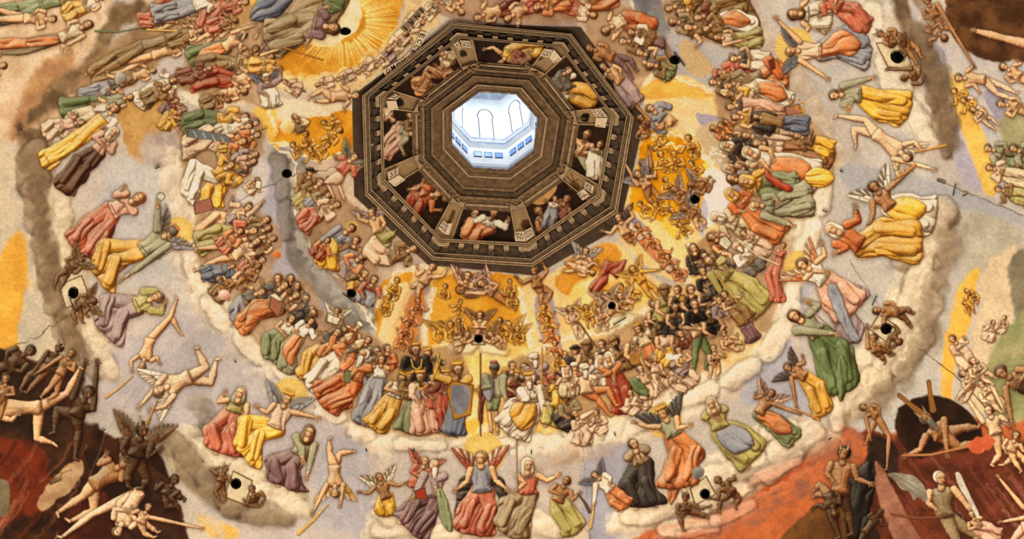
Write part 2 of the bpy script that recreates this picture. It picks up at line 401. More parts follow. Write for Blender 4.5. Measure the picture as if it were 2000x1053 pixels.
        if 'L' in fl:   # short tunic
            for kk, ff in ((K1, F1), (K2, F2)):
                F.cap(P, kk, hr*.6, hr*.45, sk); F.cap(kk, ff, hr*.42, hr*.28, sk)
            F.blob([P+q*hr*1.1, P-q*hr*1.1, K-q*sp*1.7, K+(K-P)*.12, K+q*sp*1.7], bot, .5, (P, K), ph=ph)
        else:
            dF = (F_-K)/(np.hypot(*(F_-K))+1e-6)
            F.blob([P-dr*hr*.3+q*hr*1.3, K1+q*hr*1.1*big, (K1+F1)/2+q*hr*1.2*big, F1+q*hr*1.5*big, F_+dF*hr*.75, F2-q*hr*1.5*big, (K2+F2)/2-q*hr*1.2*big, K2-q*hr*1.1*big, P-dr*hr*.3-q*hr*1.3], bot, 1.05, (P, F_), ph=ph, warp=.9, fr=1.25)
            F.cap(P+q*sp*.4, K1, hl*.85, hl*.8, bot, .6, ph=ph, edge=.25); F.cap(K1, K1+(F1-K1)*.8, hl*.72, hl*.6, bot, .8, ph=ph+1, edge=.2)
            F.cap(P-q*sp*.4, K2, hl*.85, hl*.8, bot, .6, ph=ph+2, edge=.3); F.cap(K2, K2+(F2-K2)*.8, hl*.72, hl*.6, bot, .8, ph=ph+3, edge=.25)
        if 'D' in fl:   # contrasting cloth across the lap
            c_ = fl[fl.index('D')+1]; c_ = c_ if c_ in PAL else 'o'
            F.blob([P+q*hr*1.2, K1+q*hr*.5, K1+(F1-K1)*.45, K2+(F2-K2)*.75, K2-q*hr*.8, P-q*hr*.9], c_, .8, (P, K), ph=ph+2, warp=.4)
    # torso
    tc = top
    wst = H+dr*LT*.78
    if nude or top in 'sStTdDqQ':
        F.blob([S1-dr*hr*.2, S1+dr*hr*.6, wst+px*hr*1.05, P+px*hr*1.15+dr*hr*.3, P-px*hr*1.15+dr*hr*.3, wst-px*hr*1.05, S2+dr*hr*.6, S2-dr*hr*.2, N_-dr*hr*.1], tc, bulge=.8)
        if hr >= 6:
            m1 = N_+dr*hr*.5; dk = tuple(np.array(PAL[tc])*.62)
            F.seg(m1, m1+(P-m1)*.7, max(1, hr*.13), dk, .55)
            for sg in (-1, 1):
                c0 = m1+px*sg*hr*.62+dr*hr*.45
                F.seg(c0-px*hr*.42, c0+px*hr*.42+dr*hr*.1*sg, max(1, hr*.13), dk, .6)
                F.dot(*(c0-dr*hr*.25), hr*.36, tuple(np.minimum(255, np.array(PAL[tc])*1.14)), .4)
            for t_ in (.55, .75):
                c0 = m1+(P-m1)*t_; F.seg(c0-px*hr*.5, c0+px*hr*.5, max(.8, hr*.1), dk, .4)
    else:
        F.blob([S1-dr*hr*.25, S1+dr*hr*.7+px*hr*.15, wst+px*hr*1.3, P+px*hr*1.35, P-px*hr*1.35, wst-px*hr*1.3, S2+dr*hr*.7-px*hr*.15, S2-dr*hr*.25, N_-dr*hr*.15], tc, .55, (N_, P), ph=R.rand()*6, fr=1.2)
        if hr >= 8 and 'v' not in fl:
            F.blob([N_-px*hr*.5, N_+px*hr*.5, N_+dr*hr*.7], 's', edge=.4)
            F.seg(P-px*hr*.95-dr*hr*.5, P+px*hr*.95-dr*hr*.35, max(1.2, hr*.2), tuple(np.array(PAL[tc])*.55), .7)
    if 'x' in fl:      # ermine cape with dark tails
        F.blob([S1+px*hr*.5-dr*hr*.2, S1+px*hr*.6+dr*hr*1.5, N_+dr*hr*2.1, S2-px*hr*.6+dr*hr*1.5, S2-px*hr*.5-dr*hr*.2, N_-dr*hr*.3], 'W', .35, (N_, P))
        for k in range(9):
            o = N_+px*R.uniform(-1.5, 1.5)*hr+dr*R.uniform(.3, 1.6)*hr; F.seg(o, o+dr*hr*.28, max(1, hr*.13), (60, 40, 30))
    if 'w' in fl:      # a cloak falling from one shoulder
        F.blob([S1-dr*hr*.3, S1+px*hr*.7+dr*hr*1.2, P+px*hr*1.7, P+px*hr*.4+dr*hr*.8, N_+dr*hr*1.2], hair if hair in 'rogbly' else ('r', 'g', 'l', 'o', 'b')[R.randint(5)], .7, (N_, P))
    # arms
    ac = skin if (nude or 'n' in fl or R.rand() < .25) else tc
    ar = .42 if ac in 'sStTdDqQ' else .62
    if 'A' in ex:
        a_ = np.array(ex['A'][:2]); b_ = np.array(ex['B'][:2]) if 'B' in ex else None
        swap = (a_-N_)@px < 0 if b_ is None else (a_-b_)@px < 0
        if swap: ex['A'], ex['B'] = ex.get('B'), ex['A']
        ex = {k: v for k, v in ex.items() if v}
    for S_, key, sg in ((S2, 'B', -1), (S1, 'A', 1)):
        if 'h' in fl and key not in ex: continue
        if key in ex:
            Hn = np.array(ex[key][:2]); v = Hn-S_; dl = np.hypot(*v)
            reach = hr*3.9; bend = np.sqrt(max(reach**2-dl**2, 0))*.38
            E_ = (S_+Hn)/2+np.array([-v[1], v[0]])/(dl+1e-6)*-sg*bend
        else:
            mode = R.randint(3)
            if mode == 0: E_ = S_+dr*hr*1.35+px*sg*hr*.55; Hn = N_+dr*hr*(1.5+R.rand())+px*sg*hr*.1
            elif mode == 1: E_ = S_+dr*hr*1.4+px*sg*hr*.35; Hn = E_+dr*hr*.9-px*sg*hr*.9
            else: E_ = S_+dr*hr*1.0+px*sg*hr*.9; Hn = E_-dr*hr*(.9*R.rand())+px*sg*hr*(1.2*R.rand()-.2)
        if ar > .5: F.limb([S_, E_, E_+(Hn-E_)*.8], [hr*.74, hr*.6, hr*.44], ac, .28, ph=R.rand()*6, edge=.8)
        else: F.limb([S_, S_+(E_-S_)*.45, E_, E_+(Hn-E_)*.3, Hn], [hr*.5, hr*.5, hr*.36, hr*.4, hr*.24], ac, edge=.8)
        if ar > .5: F.cap(E_+(Hn-E_)*.75, Hn, hr*.27, hr*.22, skin if skin in 'sStT' else 's', edge=.6)
        hand(F, E_, Hn, hr, skin)
    head(F, H, dr, hr, hair, fl, skin, turn)
    kind = 'painted_demon' if top in 'dD' else 'painted_angel' if wcol and hr > 6.4 else 'painted_cherub' if (wcol or 'c' in fl) else 'painted_person'
    if lab is None:
        what = {'painted_demon': 'demon', 'painted_angel': 'angel', 'painted_cherub': 'cherub', 'painted_person': 'figure'}[kind]
        if top in 'sStTdDqQ' and bot in 'sStTdDqQ': lab = ('gold-toned ' if bot in 'qQ' else 'nude ' if kind != 'painted_demon' else 'brown ')+what
        elif top in 'sStT': lab = what+' with bare chest and '+CN[bot]+' drapery'
        elif top == bot: lab = what+' in '+CN[top]+' robes'
        else: lab = what+' in '+CN[top]+' over '+CN[bot]+' robes'
        if 'z' in fl: lab = 'bearded '+lab
        if 'C' in fl: lab = 'crowned '+lab
        if 'M' in fl: lab = 'mitred '+lab
        if 'v' in fl: lab = 'veiled '+lab
        lab = 'painted '+lab
    fid = len(FIGS)+1
    FIGS.append((kind, lab)); F.done(fid, .0 if "q" in fl else .38)
# ---- ground of the fresco: sky, clouds, glories, the rocks low down -------------
C[:] = col((196, 180, 170))
t_ = sst(.25, .75, FB(140, 1))[..., None]; C[:] = C*(1-t_)+col((206, 186, 166))*t_
t_ = sst(.35, .8, FB(40, 5))[..., None]*.5; C[:] = C*(1-t_)+col((180, 166, 156))*t_
# left web
poly("-120,330 60,300 110,420 120,560 160,700 60,720 -120,700", (214, 190, 160), 14, 16, 60, (188, 170, 150))
poly("-120,-120 240,-120 215,20 150,150 100,260 40,270 -120,300", (226, 196, 164), 10, 14, 50, (206, 168, 132))
poly("70,130 150,100 120,180 60,260 10,270 40,190", (200, 150, 104), 12, 12, 40, (172, 124, 88))
poly("-10,520 40,450 58,520 40,640 20,760 -20,760", (230, 172, 76), 8, 8, 30, (214, 152, 62))
poly("215,10 262,0 300,-60 360,-60 300,20 240,70 190,140 130,190 60,250 50,215 110,150 170,100", (108, 84, 60), 14, 14, 34, (150, 120, 88))
poly("300,0 420,-40 420,30 360,60 250,110 160,160 120,200 190,110 260,60", (176, 140, 104), 12, 12, 34, (138, 110, 84))
poly("180,110 300,60 380,60 330,110 280,150 200,190 130,210", (172, 136, 98), 10, 10, 24, (140, 108, 76))
poly("230,200 330,150 350,190 345,260 300,300 255,330 240,260", (206, 160, 100), 6, 8, 30, (186, 136, 78))
poly("280,260 350,250 360,300 330,380 290,360 270,310", (172, 150, 140), 14, 10, 30, (198, 178, 160))
poly("30,250 90,250 110,330 100,420 130,500 130,600 190,690 240,760 200,770 140,700 90,600 70,500 60,420 30,360", (150, 118, 88), 14, 16, 30, (112, 86, 62))
poly("60,280 105,300 100,380 120,460 120,560 160,650 210,720 190,740 120,640 90,560 95,480 75,400 55,340", (206, 180, 150), 14, 12, 30, (176, 148, 116))
cloud("95,380 130,450 150,480 150,600 190,680 225,740", 14, 34, 60, (234, 210, 180), (168, 138, 108), .7, .8, 1)
cloud("70,300 60,350 75,400 85,480 90,560 120,620 160,680", 8, 20, 60, (196, 164, 130), (96, 72, 52), .5, .8, 2)
poly("230,300 330,330 380,420 400,520 420,620 360,640 330,560 250,560 190,470 180,380", (204, 192, 182), 20, 20, 50, (188, 176, 172))
# cloud bank under the left company
cloud("350,300 365,400 380,470 395,560 440,620 500,690 560,740 620,790 700,840 760,870 850,870", 14, 34, 170, (242, 222, 194), (196, 166, 136), .5, .8, 3)
cloud("340,330 345,420 360,520 380,590 430,650 520,720 600,780", 10, 26, 80, (226, 208, 186), (176, 152, 132), .6, .7, 4)
# middle band clouds, left (the grey roll round the inner company)
poly("520,300 560,285 600,310 610,420 640,500 700,560 735,600 735,640 690,650 620,590 560,540 530,440", (158, 146, 136), 8, 9, 26, (128, 116, 108))
line("575,330 580,430 610,500 660,560 730,630", 26, (196, 184, 170), .55, 8)
line("612,420 640,500 690,560 735,600", 5, (236, 216, 188), .7, 5)
cloud("540,300 560,370 560,470", 8, 20, 24, (178, 164, 150), (110, 98, 90), .6, .8, 5)
cloud("600,510 650,560 710,610 730,640", 8, 20, 30, (190, 178, 166), (132, 122, 112), .5, .8, 6)
poly("470,340 560,320 560,480 600,560 660,610 640,640 560,560 520,540 470,470", (184, 172, 176), 8, 8, 30, (171, 160, 167))
poly("430,380 500,330 520,340 500,380 450,410", (171, 162, 174), 8, 6, 20)
poly("440,330 520,310 520,390 470,400", (206, 192, 182), 8, 8, 22)
# glory of the inner left web
poly("400,215 480,205 510,220 530,270 560,285 620,320 690,300 700,190 640,195 560,190 500,195 420,170 350,180", (238, 216, 184), 6, 8, 30, (226, 200, 166))
poly("525,250 560,235 610,228 640,226 690,216 700,285 660,300 628,318 590,300 560,280 535,290", (228, 164, 54), 3, 6, 24, (204, 128, 34))
line("528,278 560,282 590,300 628,318 660,300", 6, (246, 226, 190), .8, 5)
poly("490,215 530,200 545,240 530,285 515,260", (238, 188, 92), 8, 6, 20)
# ring of souls round the cornice, left
poly("580,330 690,300 712,380 780,440 850,510 800,560 740,620 700,560 640,500 600,430 575,380", (214, 186, 160), 5, 6, 24, (188, 160, 142))
# great glory, top left
poly("240,-120 800,-120 790,10 760,90 700,140 620,165 560,170 500,150 420,120 330,60", (214, 186, 158), 10, 12, 40, (192, 158, 124))
poly("360,60 470,10 500,60 450,110 520,170 500,190 420,150 380,120", (206, 186, 172), 10, 8, 30, (214, 196, 176))
poly("540,150 560,90 640,20 640,-120 785,-120 783,20 768,70 735,105 690,132 630,152 585,158", (224, 162, 62), 4, 6, 30, (200, 132, 40))
poly("420,30 520,-10 500,30 450,60", (232, 184, 92), 6, 5, 22)
_R = np.random.RandomState(4)
for k in range(90):
    a_ = -1.2+3.7*k/90+_R.randn()*.02; r0_, r1_ = 44+_R.rand()*8, 70+_R.rand()*46
    p0 = (668+np.cos(a_)*r0_*1.0, 40+np.sin(a_)*r0_*.95); p1 = (668+np.cos(a_)*r1_, 40+np.sin(a_)*r1_*.95)
    if p1[1] > -100 and p1[0] > 552: line([p0, p1], 3.2, (250, 216, 138), .7, 0, 1.2)
poly("640,-20 690,-15 706,20 700,55 670,78 640,92 610,88 598,74 640,50", (246, 226, 184), 2, 3, 20, (238, 208, 150))
cloud("545,155 620,158 690,135 750,100 790,40 800,-30", 6, 12, 60, (246, 214, 150), (206, 150, 80), .45, .9, 7)
poly("800,-60 860,-60 862,30 830,70 780,110 720,160 690,186 600,180 500,180 560,162 640,160 720,130 780,80", (232, 200, 148), 5, 6, 20, (212, 178, 130))
cloud("560,170 640,172 720,145 780,100 830,40 850,0", 7, 15, 90, (240, 214, 168), (196, 158, 112), .7, .8, 8)
# top band right of it
poly("862,-60 1130,-60 1180,30 1150,90 1120,62 1010,52 885,40 858,20", (186, 150, 128), 5, 8, 30, (164, 134, 122))
poly("1010,30 1090,10 1160,20 1150,56 1080,58 1010,54", (158, 136, 130), 6, 8, 24, (176, 150, 138))
poly("1120,-60 1260,-60 1330,60 1420,140 1330,150 1260,160 1240,200 1190,150 1140,70 1110,20", (206, 180, 158), 8, 8, 30, (186, 162, 148))
poly("1230,-60 1280,-60 1300,30 1330,90 1370,150 1330,140 1290,110 1262,70 1238,20", (112, 108, 110), 6, 7, 22, (148, 142, 138))
line("1232,-10 1250,60 1290,105 1330,140", 4, (222, 208, 190), .8, 5)
poly("1300,60 1380,70 1440,90 1440,150 1380,170 1330,150 1310,110", (176, 168, 172), 10, 8, 24, (190, 174, 160))
poly("1325,85 1350,80 1380,110 1400,140 1360,150 1335,130", (200, 166, 124), 5, 6, 20)
poly("1340,-60 1460,-60 1500,60 1560,110 1640,260 1700,330 1660,340 1600,240 1540,170 1500,110 1460,60 1420,0", (204, 184, 166), 8, 8, 40, (186, 164, 148))
poly("1500,-60 1720,-60 1760,180 1800,280 1830,350 1700,330 1640,220 1560,110", (192, 180, 172), 12, 10, 40, (206, 190, 176))
cloud("1480,40 1540,130 1590,200 1620,270 1640,310", 8, 20, 50, (222, 198, 172), (166, 142, 124), .5, .7, 9)
cloud("1695,-40 1720,60 1740,140 1780,200 1810,250 1830,290", 14, 32, 70, (238, 222, 200), (180, 156, 132), .5, .8, 10)
poly("1730,-60 1780,-60 1800,40 1830,120 1850,200 1870,300 1840,310 1820,230 1790,130 1750,40", (138, 112, 86), 14, 10, 26, (100, 78, 60))
cloud("1775,-20 1810,80 1840,190 1860,280", 10, 22, 44, (182, 156, 128), (104, 82, 62), .5, .8, 11)
poly("1760,-30 1800,20 1850,90 1950,100 2120,140 2120,420 1990,400 1900,370 1860,300 1860,220 1830,130 1790,60", (188, 178, 178), 8, 10, 40, (206, 188, 172))
poly("1800,86 1840,90 1852,130 1850,155 1838,155 1815,120", (167, 156, 168), 4, 4, 20)
poly("1928,172 1960,170 1966,235 1950,240 1920,190", (161, 150, 163), 5, 5, 20)
poly("1850,160 1880,150 1905,220 1930,280 1950,380 1915,370 1890,290 1868,230", (238, 196, 104), 5, 6, 26, (226, 172, 84))
poly("1845,185 1870,240 1895,300 1920,370 1880,360 1860,290", (181, 168, 178), 5, 5, 22)
poly("1960,220 2120,200 2120,400 1990,400 1960,300", (176, 166, 124), 10, 8, 30, (156, 142, 106))
poly("1852,-20 1900,-60 2120,-60 2120,130 1990,122 1930,118 1880,95 1850,50", (74, 46, 28), 5, 7, 26, (112, 74, 44))
# golden inner right webs
poly("1245,160 1290,145 1350,150 1400,190 1440,250 1470,300 1460,420 1420,440 1380,520 1350,560 1260,520 1200,440 1240,330 1255,220", (240, 206, 148), 5, 8, 30, (232, 190, 120))
poly("1250,170 1290,148 1330,152 1378,168 1395,190 1310,192 1262,196", (222, 164, 76), 4, 6, 20, (240, 186, 92))
poly("1262,262 1300,250 1340,272 1372,310 1400,330 1370,340 1372,400 1345,430 1338,462 1300,440 1262,420 1226,400 1240,330", (236, 168, 38), 4, 8, 22, (214, 138, 22))
poly("1390,290 1440,300 1460,330 1400,340 1370,330", (250, 206, 96), 8, 6, 20)
line("1275,270 1320,285 1370,300 1395,325", 5, (252, 236, 200), .8, 6)
poly("1290,200 1370,195 1400,240 1380,270 1340,262 1300,230", (236, 198, 140), 6, 6, 20, (244, 214, 170))
poly("1360,220 1425,232 1440,250 1400,262 1372,250", (171, 158, 172), 4, 4, 16)
poly("1375,330 1430,340 1440,380 1415,420 1380,450 1368,462 1360,440 1372,400", (250, 238, 216), 6, 7, 20, (236, 224, 214))
poly("1370,390 1385,400 1378,450 1366,462", (193, 180, 187), 5, 4, 16)
poly("1230,420 1260,424 1300,455 1340,500 1350,560 1320,520 1270,470", (242, 206, 144), 5, 6, 20)
poly("1225,430 1250,428 1300,490 1345,540 1340,560 1300,530 1250,480", (161, 146, 160), 4, 4, 16)
poly("1232,436 1262,448 1300,490 1338,540 1330,556 1290,520 1250,478", (226, 150, 92), 5, 4, 16, (206, 124, 74))
poly("1300,420 1338,440 1345,465 1320,470 1290,440", (244, 190, 80), 6, 6, 20)
# gold below the cornice
poly("735,600 770,530 850,520 1040,540 1190,470 1250,520 1310,570 1290,640 1180,690 1060,700 960,700 800,690 740,660", (238, 202, 146), 5, 8, 30, (230, 186, 122))
poly("740,560 800,528 806,545 780,600 742,680 735,660", (228, 164, 60), 4, 6, 22, (206, 136, 36))
poly("770,560 800,560 760,664 735,664", (240, 206, 152), 5, 6, 22)
poly("860,540 1010,540 1014,600 1030,690 990,675 940,660 860,672 836,674 840,600", (230, 168, 64), 4, 7, 24, (212, 142, 44))
line("852,560 836,620 828,680", 5, (250, 228, 188), .7, 3); line("1014,560 1022,620 1040,690", 5, (250, 228, 188), .7, 3)
poly("800,575 842,560 820,660 808,690 776,690", (166, 152, 160), 4, 4, 16)
poly("806,570 834,570 815,660 780,700 762,690", (222, 152, 84), 5, 5, 16, (202, 124, 60))
poly("1044,585 1076,570 1100,690 1075,700 1052,650", (163, 150, 157), 4, 4, 16)
poly("1050,590 1074,590 1094,690 1070,700", (222, 156, 92), 5, 5, 16, (206, 132, 66))
poly("1100,520 1180,470 1215,500 1180,540 1120,580 1085,560", (222, 154, 62), 4, 7, 22, (202, 132, 42))
poly("1120,560 1200,530 1290,570 1310,620 1250,640 1180,680 1110,660", (246, 218, 164), 8, 8, 26, (240, 196, 116))
poly("1150,570 1200,545 1250,560 1240,600 1200,620 1140,600", (234, 170, 66), 6, 8, 24, (246, 212, 140))
poly("1240,560 1280,575 1300,610 1240,640 1210,620", (246, 206, 110), 6, 6, 20)
cloud("860,688 900,680 940,682 990,692", 10, 20, 34, (246, 228, 196), (196, 166, 136), .4, .85, 12)
cloud("1165,640 1200,625 1250,615", 8, 16, 20, (248, 230, 196), (206, 180, 146), .4, .8, 13)
poly("740,690 1110,690 1110,870 740,870", (246, 214, 150), 8, 8, 26, (236, 186, 98))
poly("920,820 1000,820 1000,850 900,850", (240, 190, 84), 4, 5, 20)
# company's ground, right
poly("1110,690 1290,570 1360,560 1500,640 1480,700 1380,760 1280,790 1200,860 1100,870", (238, 208, 156), 8, 8, 26, (222, 176, 112))
poly("1440,360 1600,300 1650,330 1640,420 1560,560 1520,660 1460,640 1450,500", (226, 196, 156), 8, 8, 30, (206, 172, 134))
poly("1360,250 1560,230 1640,310 1600,360 1440,360", (206, 178, 140), 8, 8, 26)
cloud("1610,350 1600,420 1570,500 1550,590 1530,650 1480,700 1400,750 1320,780 1240,830 1150,870 1050,880 950,870 880,870 800,870 700,860", 14, 32, 260, (244, 224, 196), (200, 172, 144), .45, .8, 14)
cloud("1640,340 1630,420 1610,480 1575,560 1540,640 1500,720 1430,770 1330,820 1240,860 1150,900", 12, 28, 130, (236, 214, 188), (186, 160, 138), .6, .7, 15)
cloud("1130,880 1080,890 1000,900 900,900 800,895 730,890", 12, 26, 70, (222, 196, 166), (170, 142, 120), .5, .7, 16)
# outer right web: grey haze, towers of cloud
poly("1640,320 1760,330 1920,400 2120,470 2120,760 1990,740 1840,690 1830,800 1700,850 1600,820 1640,700 1560,560 1600,440", (188, 176, 166), 14, 14, 50, (198, 182, 168))
poly("1560,560 1600,500 1560,660 1540,740 1500,800 1440,780 1500,700 1540,640", (179, 170, 175), 10, 8, 30)
poly("1880,410 2000,450 2000,600 1920,560 1890,620 1850,680 1800,700 1860,560 1870,470", (198, 182, 160), 14, 14, 50, (178, 162, 142))
poly("1838,720 1850,640 1870,560 1908,520 1914,555 1895,640 1870,700 1860,790 1842,800", (238, 186, 92), 5, 7, 26, (230, 170, 74))
poly("1920,520 1990,480 1980,640 1950,720 1990,800 1900,800 1880,720 1905,620", (226, 196, 158), 10, 10, 40, (212, 182, 146))
poly("1978,500 2120,470 2120,680 2000,640 1976,600", (150, 134, 106), 8, 8, 30, (128, 114, 92))
poly("1930,700 1960,640 2010,600 2120,600 2120,860 1960,830 1920,770", (146, 142, 96), 8, 8, 30, (172, 158, 112))
poly("1640,320 1760,332 1880,372 1990,412 1990,440 1850,400 1750,380 1660,380", (178, 170, 168), 10, 8, 40)
cloud("1840,420 1850,480 1820,520 1800,600 1790,660 1740,720 1700,770 1660,800 1630,820", 14, 32, 110, (182, 158, 132), (112, 88, 68), .5, .85, 17)
cloud("1810,440 1800,500 1780,560 1760,610 1720,690 1690,740 1650,790 1620,800", 16, 36, 130, (244, 222, 190), (180, 148, 116), .45, .85, 18)
for (x, y, r) in ((1843, 425, 34), (1836, 470, 36), (1812, 505, 34), (1800, 545, 34), (1790, 590, 30), (1795, 640, 30), (1770, 660, 26), (1750, 700, 28), (1720, 730, 24), (1700, 760, 22), (1650, 760, 34), (1640, 800, 30)):
    puff(x, y, r, (240, 216, 182), (134, 106, 82), .95, .5, .8, 1.2)
# low left and bottom webs
poly("150,720 330,620 420,640 560,740 700,860 720,1060 560,1060 470,1040 400,1000 330,900 250,800 170,860", (196, 180, 174), 14, 12, 50, (182, 168, 166))
poly("320,850 420,810 400,860 350,880", (126, 112, 98), 14, 10, 24)
poly("300,840 330,830 380,900 440,960 520,1000 560,1010 540,1030 440,1010 380,970 340,930", (112, 92, 72), 12, 12, 26, (150, 126, 98))
cloud("340,880 390,920 430,960 480,1000 560,1010", 14, 30, 60, (206, 182, 152), (120, 98, 76), .5, .85, 19)
cloud("360,860 420,880 480,900 540,940 590,980 600,1000", 12, 26, 70, (240, 220, 190), (178, 150, 122), .5, .85, 20)
cloud("380,790 410,820 420,850 400,870", 10, 20, 24, (176, 158, 142), (118, 102, 92), .5, .8, 21)
cloud("430,640 480,700 550,760 610,810", 10, 20, 40, (222, 204, 184), (168, 148, 132), .8, .7, 22)
poly("720,880 1140,880 1150,1060 720,1060", (206, 186, 168), 12, 12, 40, (190, 172, 160))
poly("640,860 720,880 715,1060 600,1060 610,960", (190, 178, 176), 10, 8, 40, (176, 164, 166))
poly("1140,880 1240,870 1250,960 1200,1060 1145,1060", (176, 168, 172), 10, 8, 40, (162, 154, 160))
poly("380,1000 470,1030 520,1060 440,1060 400,1040", (226, 178, 96), 8, 6, 24, (200, 184, 170))
poly("470,1000 600,1020 700,1053 500,1090 ", (196, 178, 168), 10, 8, 24)
poly("1440,720 1540,700 1620,780 1640,830 1560,860 1480,790", (181, 172, 176), 10, 8, 30)
cloud("722,1040 780,1020 850,1040 930,1030 1000,1030 1080,1040 1140,1050", 12, 28, 60, (242, 220, 190), (184, 156, 130), .4, .85, 23)
cloud("730,985 760,1000 790,1010", 10, 20, 14, (236, 212, 184), (184, 154, 128), .3, .85, 24)
cloud("960,1015 990,1025", 12, 22, 10, (248, 230, 204), (196, 166, 138), .3, .9, 25)
cloud("1010,1015 1060,1010 1100,1020", 12, 24, 20, (226, 200, 170), (170, 142, 118), .3, .85, 26)
cloud("1040,915 1090,905 1150,890 1200,870", 8, 18, 26, (206, 174, 148), (160, 130, 112), .4, .7, 27)
# hell, right
poly('1660,880 1720,840 1800,860 1960,850 2120,840 2120,1180 1640,1180', (92, 44, 28), 8, 10, 30, (122, 56, 34))
poly("1640,840 1700,860 1850,800 1960,830 2120,820 2120,1180 1200,1180 1240,1040 1380,1000 1480,950 1560,890", (172, 92, 58), 8, 12, 40, (196, 108, 64))
poly("1640,840 1690,850 1660,930 1560,980 1440,1040 1380,1060 1250,1060 1370,1010 1480,960 1560,900", (196, 108, 68), 10, 14, 40, (150, 96, 74))
for k in range(26):
    y0 = 900+k*9; x0 = 1640-k*14+_R.randn()*20
    line([(x0, y0-30), (x0-90, y0+22), (x0-190, y0+64)], 4+_R.rand()*6, ((226, 120, 66), (170, 64, 30), (196, 128, 96))[k % 3], .35, 4)
poly("1520,1060 1580,1000 1660,960 1700,1000 1700,1180 1500,1180", (96, 62, 36), 5, 6, 26, (120, 78, 44))
poly("1700,870 1740,850 1850,830 1960,860 2120,860 2120,1180 1660,1180 1690,1000", (88, 46, 32), 8, 12, 30, (118, 60, 42))
for k in range(40):
    x0 = 1720+_R.rand()*300; y0 = 860+_R.rand()*180
    line([(x0, y0), (x0+30, y0+40), (x0+70, y0+95)], 3+_R.rand()*6, ((150, 80, 58), (60, 34, 26), (176, 118, 96), (112, 54, 36))[k % 4], .35, 3)
poly("1755,800 1780,778 1835,772 1890,800 1920,850 1900,880 1860,860 1800,900 1750,850", (58, 38, 26), 4, 5, 20, (44, 28, 20))
poly("1700,850 1740,860 1760,900 1740,960 1700,960 1700,1000 1720,1060 1655,1060 1660,940 1690,900", (44, 32, 26), 5, 6, 20, (62, 44, 34))
poly("1712,900 1740,940 1770,1000 1800,1060 1750,1060 1722,1000 1706,940", (176, 122, 96), 4, 6, 20, (140, 90, 70))
cloud("1250,1010 1330,980 1440,960 1520,920 1600,870 1640,840", 12, 28, 60, (232, 200, 170), (168, 120, 94), .4, .85, 28)
cloud("1200,1030 1280,1010 1340,960 1420,920 1500,880 1560,850", 16, 34, 110, (246, 226, 196), (190, 158, 130), .4, .9, 29)
cloud("1440,890 1500,860 1560,840 1600,830", 12, 26, 40, (240, 216, 186), (176, 144, 120), .5, .85, 30)
cloud("1280,1050 1340,1040 1420,1020 1470,980", 8, 18, 26, (222, 160, 128), (186, 116, 84), .4, .8, 31)
# hell, left
poly("-120,690 60,700 160,720 200,840 290,860 340,950 350,1180 -120,1180", (78, 48, 32), 6, 10, 30, (52, 34, 26))
poly("-120,860 60,860 100,930 60,1010 -120,1040", (122, 52, 30), 8, 10, 30, (86, 38, 26))
for k in range(44):
    x0 = -20+_R.rand()*200; y0 = 860+_R.rand()*170
    line([(x0, y0), (x0-20, y0+36), (x0-60, y0+80)], 3+_R.rand()*6, ((150, 92, 68), (48, 26, 20), (176, 116, 86), (112, 54, 36))[k % 4], .4, 3)
poly("110,1060 150,960 230,900 280,930 200,1060", (96, 48, 32), 8, 8, 26, (64, 34, 26))
poly("-40,680 20,690 60,720 90,760 120,790 130,850 60,850 -40,800", (62, 44, 30), 5, 6, 22, (46, 32, 24))
poly("240,920 270,900 310,920 345,960 352,1060 350,1180 260,1180 250,1000", (58, 38, 28), 5, 6, 22, (76, 50, 34))
poly("160,880 200,880 240,920 300,960 270,1000 200,960", (52, 36, 28), 5, 6, 22)
poly("73,983 100,933 150,896 166,913 150,950 120,973 85,1000", (196, 158, 118), 4, 5, 20, (170, 128, 92))
line("97,947 120,940 120,925 140,918", 1.4, (90, 60, 40), .8, 1)
poly("-20,940 16,940 20,980 12,1010 -20,1000", (138, 120, 92), 3, 3, 16, (112, 96, 72))
poly("168,740 205,760 210,820 160,830 150,790", (186, 168, 160), 10, 8, 22)
# modelled cloud bodies
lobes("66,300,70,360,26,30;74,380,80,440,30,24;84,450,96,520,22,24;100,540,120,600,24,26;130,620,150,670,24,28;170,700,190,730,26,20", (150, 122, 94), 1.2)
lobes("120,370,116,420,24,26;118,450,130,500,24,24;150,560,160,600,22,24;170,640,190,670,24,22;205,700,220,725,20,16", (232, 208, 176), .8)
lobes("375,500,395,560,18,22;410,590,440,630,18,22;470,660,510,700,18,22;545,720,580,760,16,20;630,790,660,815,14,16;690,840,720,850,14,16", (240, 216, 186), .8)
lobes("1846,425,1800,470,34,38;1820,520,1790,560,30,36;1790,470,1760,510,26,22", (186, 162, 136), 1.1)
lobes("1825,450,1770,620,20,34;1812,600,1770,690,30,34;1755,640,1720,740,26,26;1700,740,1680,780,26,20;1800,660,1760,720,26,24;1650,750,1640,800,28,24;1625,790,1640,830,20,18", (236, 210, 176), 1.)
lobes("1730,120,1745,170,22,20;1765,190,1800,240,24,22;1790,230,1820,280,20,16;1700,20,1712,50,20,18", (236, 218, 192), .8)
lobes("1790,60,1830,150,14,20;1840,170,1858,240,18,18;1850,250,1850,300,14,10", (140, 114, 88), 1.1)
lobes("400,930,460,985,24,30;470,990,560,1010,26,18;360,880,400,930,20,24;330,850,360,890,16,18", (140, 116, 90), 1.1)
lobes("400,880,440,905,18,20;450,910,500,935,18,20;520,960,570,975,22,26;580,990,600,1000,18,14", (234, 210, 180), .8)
lobes("1240,1010,1320,985,26,30;1330,975,1400,935,26,30;1440,925,1510,890,28,30;1520,885,1590,850,26,24;1380,985,1460,950,20,16;1300,1035,1400,1020,18,14;1500,930,1560,890,18,14", (238, 212, 182), .85)
